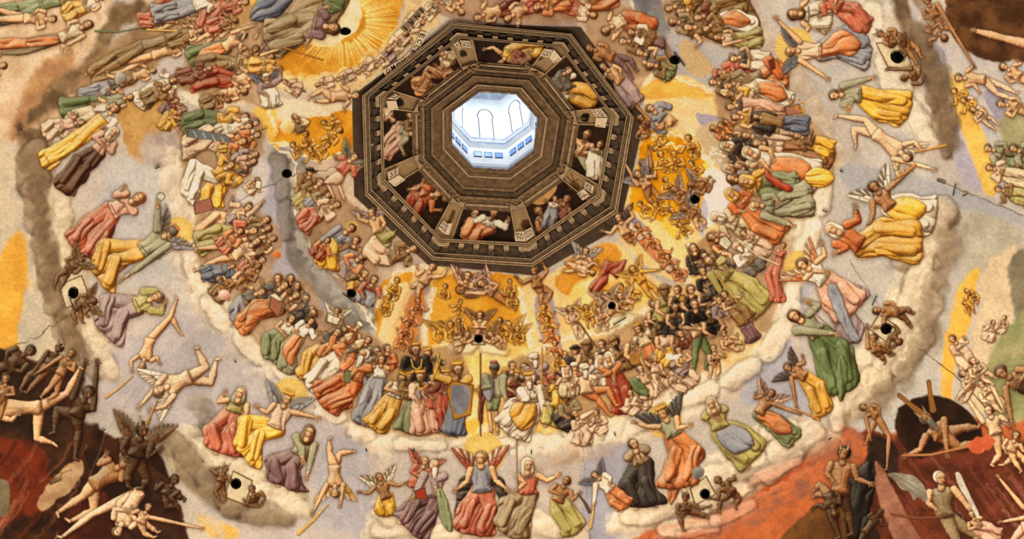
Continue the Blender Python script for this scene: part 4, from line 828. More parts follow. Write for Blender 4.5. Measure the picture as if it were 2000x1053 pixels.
# the little doors painted round each vent, as sheets of pale parchment
def sheets():
    for P in ("1709,83 1763,80 1786,136 1733,133", "113,556 160,536 178,585 128,604", "1716,612 1753,636 1739,676 1696,643", "455,918 495,938 480,988 436,972", "1346,954 1380,928 1400,966 1357,989", "1346,364 1368,380 1364,408 1334,396", "921,646 948,646 949,675 920,675"):
        quad(P, (226, 202, 164), (120, 92, 66), 2.)
FIGDATA = """
# --- top left corner, stretched away near the drum
150,-12,9 80,10 30,26 -30,34 g g n
200,-6,8 166,14 140,20 128,30 w y n
103,38,9 50,36 -10,42 -60,60 s s n N X-70,20,0,20
173,48,10 120,74 50,86 -10,92 c a n uN A126,92 | large painted figure in brown robe reaching down with an open hand
7,128,8 -20,140 -50,150 -80,160 s w n
332,30,7 305,30 292,40 272,38 n r n
382,37,7 345,40 318,44 300,48 s s n N
480,4,8 432,14 408,32 396,58 r r n
420,-6,8 380,12 340,20 300,28 w b n
363,88,8 300,108 236,128 168,144 s s n N | stretched painted nude lying along the grey cloud
353,72,7 280,88 225,118 180,145 a n n
300,138,7 262,150 225,160 185,168 s n n
346,152,8 325,165 300,180 270,200 w w n v
240,156,8 215,168 190,180 160,190 h b n
255,190,8 210,200 170,205 120,210 x G n
222,206,8 195,215 150,232 120,262 w c n
345,196,6 330,205 325,215 320,220 m L n cA350,215 Wpm
350,232,6 330,225 325,240 318,250 y y n cA350,240 Wpm
439,53,8 418,64 400,74 378,84 s s n N A462,48
460,40,7 440,44 424,48 408,52 t r n
475,66,9 440,92 412,104 372,114 s G h zD A496,50 | painted old nude with a green leafy cloth, upper left
500,96,8 478,112 456,120 430,128 T n n N A520,84
489,132,8 448,122 416,122 384,128 a n n
530,112,8 512,122 498,130 484,136 c y n A546,96
546,134,7 520,132 504,130 488,130 y y n
500,152,9 458,158 420,150 376,160 s R n X404,178,440,172 | painted nude with a deep red drapery over the knees, upper left
478,178,8 448,180 424,186 398,196 s s n N
446,196,7 424,196 410,200 396,206 t n n
520,150,8 524,172 526,188 530,206 l w W T A548,140 WBB | painted angel in lilac with a white head cloth, upper left
392,60,7 372,66 352,74 330,82 s n n
410,134,7 388,140 372,148 350,152 m m n
330,170,7 310,180 296,188 282,196 n n n v
556,160,6 568,168 576,172 586,176 P P n c
620,166,5 632,164 640,162 650,160 P P n c
660,156,5 672,152 680,148 690,144 P P n c
700,142,6 712,134 720,128 730,122 P P n cA716,150
736,128,6 748,118 756,112 766,104 P l n c
760,98,7 774,86 782,78 794,68 P P n cA780,104 | painted cherub reaching toward the curling scroll
792,66,7 802,52 808,44 818,34 P P n c
826,44,6 834,30 840,22 848,12 P c n c
850,12,6 856,0 860,-8 866,-18 s s n c
# yellow and maroon cloaked figures at far left
160,240,8 120,244 104,250 90,262 p P n
226,212,10 205,232 148,276 86,314 w Y n s | painted figure in a long bright yellow cloak at the left edge
223,258,10 190,296 160,322 124,368 p M w v | painted veiled figure in dark brown robe below the yellow cloak
# seated large figures of the left web
273,387,12 218,412 188,448 158,484 p r o u A240,368 B228,385 X143,430,186,385 | painted seated figure in salmon-red robe holding a horn
336,453,12 277,490 216,494 200,545 x y n E A309,399 B240,545 O350,452,30 Wbh | painted helmeted angel in yellow drapery raising a wreath
309,580,12 264,597 226,600 212,652 e l a A322,592 B318,585 | painted bowed figure hiding its face, in lilac robe
160,505,8 134,526 116,540 106,562 d d M NJ Wda | painted winged demon perched above the square vent panel
184,588,8 152,594 146,612 150,632 d d M N Wda | painted winged demon below the square vent panel
278,716,9 293,664 329,618 346,584 s s n N X352,650,335,620 A258,722 | painted nude angel diving head first
# lamenting group low left
173,766,14 150,812 162,842 146,896 D D K N A166,712 B190,712 X106,845,112,800 | dark painted demon lifting both arms
246,903,14 184,946 166,976 112,1002 T s n N A238,868 B205,890 | painted nude sinner clutching his head
229,1040,12 270,962 240,985 228,1024 S S n N X120,1050,180,1005
116,679,10 100,712 60,735 40,760 D d K NJ A60,735 | painted horned demon leaning over the dark rock
-16,798,12 76,796 126,764 156,718 s s n N X104,866,72,856 | large painted nude tumbling over the dark rock
60,685,12 20,712 -10,730 -30,760 D D K N
12,740,9 8,770 -10,800 -20,830 T T n N
279,838,15 266,890 258,930 250,950 D D K NJ Wdh A309,880 | winged dark painted demon with raised bat wings
342,936,11 326,966 330,985 350,990 D D K N A308,940 B345,985 | painted demon with three long claws
290,990,9 275,1020 285,1040 300,1050 s s n N A392,1032
140,690,9 118,730 100,760 80,775 T T n N A70,730
# flying angels, lower left
309,764,13 368,738 396,716 383,680 S S a N A275,792 B300,800 X423,702,412,748 WWc | curly haired painted angel blowing a trumpet
655,965,10 653,912 640,885 643,858 s s n N X693,882,664,885 A612,1000 B665,985 WyW | painted nude angel falling head down with gold wings
# virtue group, lower left
470,766,12 458,806 434,842 442,884 e r x v A438,770 | painted veiled figure with folded arms in salmon skirt
561,778,12 538,836 494,838 482,890 P Y a C A618,816 B504,796 O566,772,36 Wbb X450,915,510,860 | painted crowned angel in pink and yellow before a radiant halo
606,843,12 584,890 552,908 562,950 x L n v A592,898 B600,930 | painted hooded figure in grey-lilac robe
440,916,8 432,940 424,960 432,980 d d M NJ A425,915 | small painted horned demon left of the vent panel
492,955,8 500,972 482,985 500,990 d d M N
# bishops and companions on the left cloud
479,228,9 425,233 392,234 360,243 y G n A452,236 | painted figure in yellow sleeves and green skirt, top of the left company
500,240,8 480,250 470,260 460,262 w c h
486,246,9 448,255 430,262 410,268 w w n A455,262
503,263,8 480,275 470,280 460,285 o o n
475,277,10 434,289 410,268 362,290 o P n
476,300,8 455,300 440,300 430,300 o y n
500,302,8 480,310 470,315 460,320 l l n
496,316,8 470,325 460,335 450,340 p p n
478,330,10 430,352 416,378 413,398 y Y h z A452,330 X425,405,420,380 | painted elder in bright yellow robe above the stone block
452,322,9 420,345 384,330 366,386 y W n A445,315 | painted figure with broad white skirt over his knees
503,352,6 496,362 490,368 484,372 P P n c
# martyrs
486,404,9 450,430 428,432 390,462 P s n A512,396 | painted figure in pink holding a spear, top of the martyrs
493,426,8 470,432 460,435 450,440 l l n
521,430,9 500,446 490,450 480,455 n n n A500,440
525,446,8 505,455 495,458 485,460 a n n
535,466,8 515,480 505,484 495,490 n n n
496,451,10 456,458 428,460 386,476 r e n | painted bearded figure in red with olive drapery
513,508,8 494,518 484,526 476,532 r r n
503,473,10 458,500 434,486 384,486 S s n N A490,510 X380,530,425,508 | painted nude seated among the martyrs above a blue cloth
470,452,8 450,470 440,478 432,484 o r n
455,520,6 435,528 410,530 395,536 B B n h
418,566,8 452,554 468,548 486,536 s s h N
428,545,8 440,560 430,572 420,580 t n h z
505,520,8 480,540 470,552 462,560 t t n N
# monks and book readers
543,543,9 545,560 548,568 550,572 h h n v
568,543,8 566,560 566,565 566,570 n n n v
556,557,10 536,576 520,590 500,600 h h n A512,550 | painted monk in grey habit raising a hand
580,557,8 578,570 578,575 578,580 n n n v
512,570,9 476,585 468,605 470,628 h b n
579,576,9 545,602 505,604 468,638 n o n D A530,592 | painted reader in orange robe with a tall red-brown book
597,583,10 592,610 590,620 588,630 h k h z
612,612,10 590,640 575,650 560,660 k k n zY A620,650 | painted bearded bishop in black with yellow mitre
570,622,9 556,650 530,664 528,700 w g n
609,628,8 586,654 566,680 562,724 W x n D A622,652 | painted figure in white with a long pale green skirt
659,607,7 656,618 656,625 656,630 P P n cA668,622 WWc
# second company, below
701,636,8 690,650 680,655 670,660 o o n T
672,644,8 660,655 655,660 650,665 n l n
660,650,10 638,678 612,700 600,742 h y h A628,668 | painted cowled monk seated above the cream cloud
720,664,8 710,680 700,690 695,695 a a n
673,664,9 650,680 640,690 635,700 o o a M A635,690
693,678,10 662,700 640,718 610,756 o w h zM A680,700 | painted bishop in tall cream mitre and white robe
736,685,9 735,705 735,720 730,735 w n h z
757,680,8 756,700 756,712 756,720 O O n
746,702,9 742,738 728,768 706,824 W b n A755,725 | painted figure in white tunic and blue skirt
710,692,12 690,742 668,762 632,780 o O W zZ A685,735 B672,700 X660,815,690,765 | painted white bearded elder in orange-red robe with a green book
# kings either side of the gap
836,690,9 842,716 842,730 840,740 k k n C
811,682,12 814,726 816,745 818,760 K k n zC | painted crowned duke in black with a gold chain
785,738,10 770,776 756,800 732,834 W y n zCx | painted crowned king in ermine with yellow skirt
800,735,8 800,755 800,765 800,775 n n n zC
822,735,11 826,776 832,806 838,842 P p n zCx A838,786 w | painted crowned king in ermine cape and pink robe
846,737,9 850,765 850,780 850,795 m r n
871,733,10 872,770 874,805 880,835 m R n C
894,720,12 898,776 892,812 886,846 y B n zCs A850,715 B918,760 | painted standing king in blue tabard with sceptre
1001,714,9 1000,735 1000,745 1000,750 x x n
986,728,7 985,745 985,755 985,760 w m n C
1024,716,9 1026,740 1026,745 1026,750 r m n
1011,733,9 1006,758 1006,765 1006,770 m m n zC
1043,700,11 1050,738 1050,760 1050,780 l r W zT A1058,735 | painted turbaned man in lilac with a tall staff
1052,748,8 1055,762 1055,770 1055,775 k k K
966,718,11 965,776 962,800 966,842 x g n EzLsw A938,760 B988,780 | painted soldier in pale green armour standing with a long lance
1034,740,12 1040,786 1022,806 1000,842 W w W zCx A1064,812 B1010,780 Dy | painted white bearded king with spreading white and yellow robe
1078,740,10 1088,772 1086,795 1080,830 n e n TR z
1092,738,8 1094,760 1096,775 1096,790 Y Y n v
1104,776,9 1114,806 1104,820 1092,828 a k n TRz
# poor and pilgrims
1102,692,9 1106,715 1106,720 1106,730 k k h
1124,684,9 1126,710 1126,715 1126,720 k k n H
1147,676,11 1150,710 1150,720 1150,730 n n n Hnz | painted bearded pilgrim in broad brown hat
1122,716,9 1124,740 1124,750 1124,760 r p n T
1175,672,9 1180,690 1180,700 1180,710 h h n
1200,668,11 1218,696 1222,706 1226,714 n n K Hnz A1238,706 | painted man in brown hat carrying a basket
1106,722,9 1110,745 1112,760 1112,770 w c w v
1153,706,7 1155,724 1155,730 1155,740 e e n
1172,702,9 1172,730 1172,740 1172,750 w w W v
1188,698,10 1198,734 1212,766 1222,800 o R w v A1176,735 B1200,745 | painted veiled woman in orange bodice and red skirt
1142,720,11 1146,766 1172,776 1192,812 S o W NzT D A1158,745 | painted bearded beggar with bare chest and orange drapery
1122,808,8 1136,832 1140,848 1138,866 P P n c A1165,798 X1155,850,1150,838
1165,806,7 1170,826 1172,836 1164,844 P P n c
1231,767,7 1236,786 1240,792 1228,806 P P a c
1252,768,7 1250,786 1258,788 1266,778 P P n c
# women and children
1264,630,9 1266,650 1266,660 1266,670 n n n
1246,642,9 1262,675 1266,700 1272,716 c o n C
1286,628,8 1290,640 1290,650 1290,660 n n n
1294,640,10 1304,676 1302,692 1290,708 P Y w T A1318,690 | painted woman in white turban and bright yellow gown
1306,616,8 1308,630 1308,640 1308,650 k k n z
1328,652,8 1334,664 1336,672 1338,676 m m n
1334,612,11 1364,652 1364,690 1356,722 S G n Nz A1378,644 B1390,652 D | painted bare-chested bearded man with green drapery
1279,699,8 1280,726 1282,742 1290,762 P P a cN A1254,690 | painted infant raising its arm
1250,720,8 1262,748 1268,760 1270,776 S P n c A1246,690
1296,730,7 1316,744 1330,750 1342,756 P P n c
1316,716,7 1334,726 1346,736 1358,748 P P n c
1326,684,8 1336,706 1330,716 1320,722 s l n c
1413,650,8 1424,672 1438,680 1450,684 s s n c
1393,680,8 1398,702 1392,720 1388,736 s s n c
# men in black, right
1276,594,9 1282,612 1286,620 1290,625 k k n z
1298,568,11 1304,598 1306,610 1308,620 e e n Hn z
1323,566,9 1326,590 1328,600 1330,606 k k n
1349,565,10 1352,592 1352,600 1352,606 K K n
1376,566,9 1382,590 1384,596 1386,600 k k n z
1318,600,9 1320,622 1322,630 1324,634 n k n z
1356,594,10 1360,612 1362,618 1364,624 K K n
1386,612,10 1392,634 1394,640 1396,646 K K n z
1406,586,9 1410,602 1412,610 1414,616 l l n
1353,484,9 1362,506 1366,518 1370,530 k k n v
1376,500,8 1386,514 1392,524 1398,534 h l n
1372,530,9 1380,548 1388,560 1394,570 K h n
1437,596,8 1452,614 1460,640 1472,662 L L h s
# friar and neighbours
1399,424,10 1440,438 1462,448 1486,462 c c W zv A1440,420 | painted pale robed bishop leaning among the right company
1452,456,8 1470,470 1486,482 1500,492 P P n
1389,463,9 1400,470 1405,474 1410,476 o O n
1392,502,9 1410,510 1420,518 1430,524 s h n z
1439,480,10 1468,512 1474,520 1480,528 W h W z A1470,500 | painted white bearded man holding a long sword
1384,510,11 1424,542 1452,570 1486,606 e e n z A1414,526 B1412,578 | painted friar in olive-brown habit
1530,480,6 1522,502 1508,536 1520,588 r r n h X1460,555,1500,520 | painted salmon drapery with a bare leg stretching down
1415,575,8 1430,596 1446,610 1458,628 n n n
# great women of the right company
1416,268,8 1440,276 1450,280 1460,284 h b n v
1456,266,10 1500,270 1530,275 1560,280 b b n
1416,284,9 1446,292 1460,296 1470,300 k k w v
1482,254,8 1520,262 1550,268 1580,275 c P n v
1478,279,10 1530,287 1570,294 1622,306 P T n v A1548,272 | painted veiled woman in pink above a brown skirt
1556,266,8 1590,276 1605,284 1622,296 n Y n
1420,328,9 1440,334 1450,340 1455,345 O O w v
1440,325,9 1460,335 1470,340 1480,345 c w n v
1459,297,12 1506,320 1548,336 1592,352 w w w v D A1500,330 | painted woman in white veil and pale blue-white robe
1426,348,9 1440,352 1450,356 1460,360 l L n v
1452,352,11 1486,362 1516,368 1550,374 y g Y v A1475,375 | painted figure in yellow hood and green robe
1425,378,10 1456,404 1486,436 1528,458 O o Y v
1473,402,11 1512,404 1548,396 1582,388 x x c A1546,440 X1534,446,1548,425 | painted kneeling figure in pale green and cream
1392,250,7 1400,254 1408,256 1412,258 Q Q n c
1408,244,7 1416,250 1420,256 1425,258 Q Q n c
1418,238,6 1424,244 1428,248 1430,250 Q Q n c
# popes and readers, upper right
1306,17,9 1330,10 1345,5 1360,0 a n n
1329,24,10 1352,18 1362,14 1372,10 y n n
1313,43,9 1340,46 1350,50 1360,54 a a n
1343,53,10 1384,56 1410,62 1440,66 n n n
1362,34,9 1388,30 1410,16 1450,6 m n n
1378,56,8 1410,38 1428,36 1476,54 n W n D | painted seated figure with white cloth over brown robe, top right of centre
1400,74,8 1432,76 1460,80 1486,70 c e n A1452,78
1401,143,9 1430,142 1452,138 1480,140 r R n TR A1445,146
1432,114,9 1458,112 1478,118 1500,124 h w n | painted figure in grey-white robe, upper right company
1392,160,9 1415,166 1430,170 1445,174 n n n
1420,168,10 1488,150 1512,142 1536,152 a o n A1450,164 | painted figure with a broad orange mantle
1432,190,9 1480,168 1512,180 1540,204 c W n D X1520,195,1500,176 | painted pope with white and gold skirt
1426,184,9 1444,190 1455,194 1465,196 Y c n M
1426,208,9 1450,206 1490,214 1526,228 h p n A1530,222
1436,228,9 1466,232 1486,238 1510,244 y k n
1476,228,7 1530,240 1552,242 1578,246 n B n h
# souls beside the cornice, right of the top
1183,60,10 1220,38 1244,46 1272,64 P O n A1200,62 | painted figure in orange-red robe near the dark cornice
1216,80,9 1248,84 1270,90 1294,98 n L n
1232,62,8 1250,66 1262,72 1272,80 w n n
1249,102,9 1268,110 1280,114 1292,120 h b n
1269,128,9 1290,130 1300,136 1312,142 n g n
1151,94,9 1196,112 1222,126 1236,152 t L n N A1160,118 | painted angel in purple-brown flying along the cornice
1178,130,9 1212,158 1226,184 1238,204 s l n A1195,150 | painted bare-backed angel in lilac clinging to the cornice
1120,10,9 1150,8 1180,0 1200,-10 P o n
1160,30,8 1130,20 1110,10 1090,6 P r n
932,34,9 975,20 1000,12 1020,4 s m n
992,37,9 1026,14 1046,6 1070,0 s r n A1010,40
1048,16,8 1075,10 1095,4 1110,0 o o n
902,24,8 886,4 880,-10 870,-20 s w n
# upper far right
1548,28,11 1580,27 1600,30 1620,34 w w n v
1600,-10,10 1642,16 1665,26 1690,56 r r n X1680,20,1670,10 | painted seated figure in red robe at the upper right
1543,100,11 1604,100 1642,84 1694,106 P b a A1518,38 B1614,152 O1552,92,40 WBB D X1674,134,1640,120 | large painted angel in pale blue skirt with open arms
1628,186,11 1682,186 1718,206 1768,214 x Y n u A1658,212 B1704,152 | painted figure in bright yellow skirt holding a mirror
1772,308,11 1712,262 1688,240 1634,226 S S n N X1672,284,1668,252 A1798,292 B1822,330 WcW | painted nude angel blowing a long trumpet, upper right
1719,66,8 1735,72 1745,76 1750,80 t t n NJ
1743,84,9 1768,82 1778,100 1790,122 d T n N A1765,70 | painted demon gripping the upper right vent panel
1766,152,9 1788,148 1790,138 1794,130 d T n N A1736,136
1810,0,9 1826,32 1846,50 1860,60 T T n N A1902,128 X1840,20,1830,10
1845,74,8 1828,62 1820,52 1814,48 T T n N
1872,153,9 1922,156 1950,180 1984,196 s P n N A1912,178
1960,130,9 1990,150 2010,160 2030,165 s s n N
1955,203,9 1985,210 2005,220 2020,230 s s n N
1864,178,7 1880,192 1890,200 1900,206 q P n cN
1882,196,7 1896,210 1910,220 1925,236 q P n cN
1900,214,7 1915,226 1930,240 1945,254 P P n cN
1929,290,9 1960,300 1985,308 2010,316 x g n
1979,290,9 2000,300 2020,308 2040,316 x g n
1932,328,8 1960,338 1985,348 2010,356 P c n
1950,370,7 1975,378 1990,384 2010,390 n e n
# right web: seated figures on cloud
1706,364,12 1738,404 1766,414 1820,424 T w M A1778,332 B1699,438 Wwh DY | painted dark skinned angel in pale blue with raised trumpet
1623,446,13 1682,480 1720,466 1796,474 O y w v A1671,408 B1634,494 X1742,522,1706,500 | painted veiled woman in orange bodice and golden skirt
1566,516,12 1612,548 1632,574 1664,604 W p n A1606,478 B1610,532 O1562,520,32 WoW | painted crowned angel in white with orange-brown wings
1550,616,13 1600,652 1626,684 1644,760 x G n u A1578,590 B1632,652 | painted woman in green holding cords
1712,606,9 1752,610 1772,600 1784,614 t d M N A1712,640 X1780,640,1770,625 | painted demon above the lower right vent panel
1706,660,9 1712,686 1724,694 1730,706 t d M N A1694,640
1756,668,8 1745,656 1740,664 1735,676 d d M N A1744,690
1860,662,8 1876,682 1884,700 1896,716 P P n c
1888,568,5 1894,576 1896,582 1898,588 q Q n c
1884,592,5 1890,600 1894,606 1896,616 q Q n c
1898,570,5 1902,580 1902,588 1900,596 q Q n c
1940,630,6 1936,648 1932,656 1930,664 P P n c
1962,620,5 1960,634 1956,640 1950,646 P P n c
# right, lower
1538,718,9 1572,736 1592,758 1610,806 T y M A1556,794 WkB | painted dark winged angel in yellow drapery plunging downward
1507,768,9 1484,806 1514,826 1552,858 T g n A1560,808 D WpL | painted trumpeting angel in salmon and green drapery
1389,787,12 1408,838 1434,858 1472,892 e e c v A1398,812 B1402,814 Db | painted praying woman in olive-yellow robe
1295,806,12 1318,852 1340,882 1322,946 x o n C A1242,826 B1344,832 O1298,822,36 WkB X1394,918,1374,888 | painted crowned angel in green bodice and orange mantle before a gold halo
1236,866,12 1254,906 1244,944 1262,986 a k n A1256,892 B1248,896 X1280,960,1284,940 | painted youth in tan jacket and dark skirt with crossed arms
1162,928,8 1194,958 1206,975 1222,988 w o n A1159,990 X1195,1010,1190,985 WBh | painted bending angel in salmon tunic with a long trumpet
1338,970,9 1340,996 1332,1010 1334,1034 d d n NJ A1384,990 X1384,1012,1368,1004 | painted horned demon left of the lowest vent panel
1402,938,9 1430,962 1410,980 1404,998 d d n N A1388,974 X1436,990,1444,974 | painted lion-faced demon right of the lowest vent panel
# bottom centre
741,932,9 754,972 752,992 756,1002 T Y n A704,962 B792,944 X716,1032,736,1000 Wwn | painted winged boy in yellow tunic seen from behind
831,900,9 822,930 820,940 820,950 r r o WrR
849,908,12 846,972 826,996 800,1030 l L W zZ A808,972 B852,958 | painted white bearded elder in lilac mantle with a red book
939,893,13 942,962 938,990 922,1036 b r a O944,886,44 WRw A893,956 B988,954 X962,1008,968,985 | painted enthroned winged figure in lilac cloak and orange-red skirt
1030,907,12 1032,966 1012,992 994,1038 r a w v A1088,930 B1010,958 X1066,1010,1052,985 | painted woman with upright sword and flame in her palm
1107,938,10 1090,978 1098,996 1122,1036 T e n A1130,966 | painted boy blowing a dark trumpet
# hell, right
1686,796,8 1712,812 1740,852 1732,916 t T M N A1700,856 X1692,866,1700,845 | painted winged demon striding on the dark rock
1808,816,15 1838,850 1876,866 1912,862 T T h NJzZ A1772,890 B1850,884 | painted horned bearded demon gripping a firebrand
1648,884,14 1640,960 1630,1000 1640,1050 T D K NJ A1698,944 | painted brown demon carrying a soul upside down
1631,1004,10 1618,966 1600,950 1590,960 D T M N
1836,932,15 1846,1006 1880,1060 1890,1100 a a W NA1906,1010 | painted bald demon with pointed ears and a bat wing
1898,1004,8 1910,1030 1930,1040 1950,1050 s p n A1912,1020
1932,800,11 1945,846 1958,890 1936,908 S s n N A1888,776 | painted nude falling beside the firebrand
1916,750,9 1930,768 1945,790 1955,805 S S n N A1960,800
1880,730,8 1900,750 1880,770 1870,780 S S n N
1900,705,8 1910,725 1925,740 1940,750 S S n N
1985,850,9 1975,880 1985,900 1995,920 s s n N
1955,727,14 1988,748 2010,760 2040,765 T D M N A1976,824 | dark painted nude leaning in from the right edge
2020,980,10 2010,1010 2020,1040 2040,1060 s s n NA1950,932
2030,1020,10 2000,1030 1980,1060 1960,1090 p p n N A1955,1020
1720,1000,7 1690,1040 1680,1060 1700,1080 D D n N
# inner left company near the cornice
606,336,8 600,360 596,370 590,380 n n n H
626,356,9 606,378 596,392 586,404 n e n A640,352
643,381,8 622,396 612,402 604,408 a b n
659,400,9 622,416 604,424 590,442 P r n
692,306,9 664,336 650,358 662,386 r P n LA700,330 Wgb | painted angel in red armour with green wings left of the cornice
686,446,10 656,470 636,496 640,522 b Y n O688,444,13 A615,480 | painted haloed figure in yellow mantle among the left souls
726,414,9 738,452 748,476 764,466 s e n rA698,412 Wll
696,470,9 690,488 686,500 684,520 n b n
709,501,9 696,510 684,520 682,546 o l n
713,534,9 704,550 700,560 695,568 n y n
731,546,9 722,568 716,580 710,590 r b n
809,486,9 760,506 740,498 720,480 n P n r X724,524,736,516 | painted haloed angel in pink lying along the cornice
640,470,7 628,486 622,494 616,500 o R n
# cornice putti
696,186,9 650,190 630,180 604,190 s s n cN X615,198,640,198 | painted infant reclining left of the cornice
845,521,9 828,552 822,566 816,584 s s n cN A873,526 B815,524 X808,562,806,560 | painted infant with green cloth below the cornice
1044,528,9 1050,560 1062,574 1056,594 t t n cN A1060,516 B1010,543 | painted infant holding up the cornice, lower right
1208,424,9 1222,456 1230,466 1240,474 s t n cN A1178,452 B1230,410 Wkh
1256,318,8 1264,334 1266,345 1268,352 t t n cN A1268,290
1245,341,9 1264,364 1270,385 1280,402 s t n cN A1220,318 B1280,330 Wbl
1251,230,8 1262,244 1256,256 1242,266 t t n cN A1240,204
1270,212,9 1296,232 1300,240 1300,244 b s n h | painted floating torso in grey-blue cloak right of the cornice
913,538,9 908,560 915,575 930,580 s t n cA900,566 WpL
939,554,9 964,572 988,588 1008,602 s t n cN A905,572 WpL | painted flying cherub bearing a crown of thorns
1144,490,8 1140,508 1140,515 1138,520 P s n c WbW
1158,533,7 1128,524 1112,518 1104,515 s s n cN A1170,520 X1100,530,1115,530
# seraph columns and golden cherubs
816,588,7 816,600 812,606 810,610 Q Q n qc
806,612,7 804,624 802,630 800,634 Q Q n qc
796,634,7 794,648 792,654 790,658 Q Q n qc
784,656,7 784,668 780,674 778,680 Q Q n qc
1062,600,7 1062,612 1064,618 1066,620 q Q n qc
1068,624,7 1070,636 1072,640 1074,644 q Q n qc
1076,646,7 1078,658 1080,664 1082,668 Q Q n qc
1084,670,7 1084,686 1086,690 1086,694 Q q n qc
1088,694,7 1090,706 1090,712 1090,716 q q n qc
860,633,8 862,650 864,656 866,660 q q n q Wqq
880,634,8 884,650 884,656 884,660 q q n q Wqq
896,628,6 900,640 904,646 906,650 q q n qc
992,634,9 996,654 996,660 998,666 q q n q Wqq
1010,642,7 1010,656 1012,662 1014,668 q q n q Wqq
976,626,7 976,640 978,646 980,650 q q n qc
870,560,6 868,574 868,580 868,584 q q n qc
900,590,6 896,600 890,606 886,610 q q n qc
996,550,6 996,562 996,568 996,574 q q n qc
1000,576,6 1000,590 1000,596 1000,600 q q n qc
776,548,7 770,566 766,576 762,586 q q n qc
760,580,7 754,600 750,608 748,616 q q n qc
633,240,7 650,246 658,248 664,250 q q n q
664,254,8 646,266 636,272 626,276 q q n q
640,284,7 632,292 626,298 620,302 q q n q
597,262,7 600,276 602,284 604,288 q q n q
572,284,7 580,292 584,296 588,298 q q n q
606,292,7 610,300 612,306 614,308 q q n q
576,228,7 582,238 588,244 592,250 c a n
1344,270,8 1350,290 1352,300 1352,312 q q n q
1316,300,8 1320,318 1322,326 1324,334 q q n q
1290,300,8 1296,320 1300,330 1302,338 q q n q
1350,320,7 1356,330 1358,336 1360,342 q q n q
1300,350,7 1306,366 1310,374 1312,380 q q n q
1280,400,7 1288,410 1294,416 1300,420 q q n q
1312,410,7 1318,420 1324,428 1328,434 q q n q
1250,400,7 1258,408 1262,412 1266,414 q q n q
1328,440,7 1334,450 1338,454 1340,458 q q n q
1280,290,7 1288,282 1296,276 1304,272 q q n q
1246,440,7 1252,452 1256,458 1258,462 Q P n qc
1266,462,7 1272,474 1276,478 1280,484 Q Q n qc
1286,484,7 1292,496 1296,500 1300,504 Q Q n qc
1304,502,7 1308,514 1312,518 1316,522 Q P n qc
1320,522,7 1326,534 1330,538 1334,542 Q Q n qc
1235,526,8 1254,550 1268,570 1278,586 q q n cA1285,528 Wqq | golden winged cherub with outstretched arms below the seraph column
1212,560,7 1230,574 1240,580 1250,584 q q n c
1182,574,8 1186,590 1190,600 1200,606 a s n c Wpa
1210,578,8 1216,594 1222,600 1232,604 s s n c Wpa
1169,606,7 1176,622 1176,632 1174,642 s s n cN Wcp
1112,603,7 1122,630 1128,646 1128,662 P P n cN Wcp
1144,600,6 1148,616 1150,626 1148,640 q q n c Wqq
938,615,8 937,640 936,650 936,656 s s n cN A922,640 B952,640 Wtn | painted winged cherub standing above the central vent panel
913,653,7 904,668 894,676 886,678 s s n cN Wtn A922,650
957,653,7 968,668 978,676 984,680 s s n cN Wtn A946,650
1349,361,8 1374,364 1382,370 1394,352 t t n cN Wla | painted cherub above the tilted vent panel
1316,370,8 1330,382 1340,388 1346,384 t s n cN Wla
1336,407,8 1356,420 1364,436 1366,450 t s n cN Wla
"""
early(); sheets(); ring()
for ln in FIGDATA.strip().split('\n'):
    if ln and ln[0] != '#' and not ln.split(',')[2].startswith('1 '): figure(ln)
late()
# age, brush and plaster in the pigment
g_ = (1+(FB(26, 2).astype(np.float32)-.5)*.09+(N(3, 1)-.5)*.08+(N(1.5, 4)-.5)*.10+(FB(100, 3).astype(np.float32)-.5)*.10)[..., None]
C *= g_
C = np.clip(C*np.array([1.01, .985, .93], np.float32), .02, .97)
C = np.clip(.5+(C-.5)*1.14+.012, .015, .98)
_nc.clear(); _fc.clear()

#PAINT-END
# ===========================================================================
# the vault
# ===========================================================================
ZS, RC, RR = 12.172717, 22.5, 36.044543; CX = -(RR-RC); CO8 = math.cos(math.pi/8)
NK = np.array([[math.cos(-math.pi/2+k*math.pi/4), math.sin(-math.pi/2+k*math.pi/4)] for k in range(8)])   # web k lies between corners k and k+1
def ray(px, py):
    d = np.stack([(np.asarray(px, float)-1000)/CAMF, (np.asarray(py, float)-526.5)/CAMF, np.ones(np.shape(px))], -1)@RM
    return d/np.linalg.norm(d, axis=-1, keepdims=True)
def Fun(P, off):
    d = (P[..., :2]@NK.T).max(-1)/CO8; z = P[..., 2]
    zz = np.maximum(z-ZS, 0); lim = CX+np.sqrt(np.maximum((RR-off)**2-zz**2, 0))
    return d-lim
def surf(px, py, off=0.):
    D = ray(px, py); t0, t1, n = 12.0, 75.0, 40
    a = np.full(D.shape[:-1], t0); b = np.full(D.shape[:-1], t1); done = np.zeros(a.shape, bool); pt = t0; prev = Fun(CPOS+D*t0, off)
    for k in range(1, n):
        ct = t0+(t1-t0)*k/(n-1); cur = Fun(CPOS+D*ct, off); cr = (prev < 0) & (cur >= 0) & ~done
        a = np.where(cr, pt, a); b = np.where(cr, ct, b); done |= cr; prev = cur; pt = ct
    for _ in range(24):
        m = (a+b)/2; f = Fun(CPOS+D*m[..., None], off); a = np.where(f < 0, m, a); b = np.where(f < 0, b, m)
    return CPOS+D*((a+b)/2)[..., None]
def S(p, off=0.): return surf(np.array([q[0] for q in p]), np.array([q[1] for q in p]), off)
def link(o, parent=None):
    scene.collection.objects.link(o)
    if parent is not None: o.parent = parent
    return o
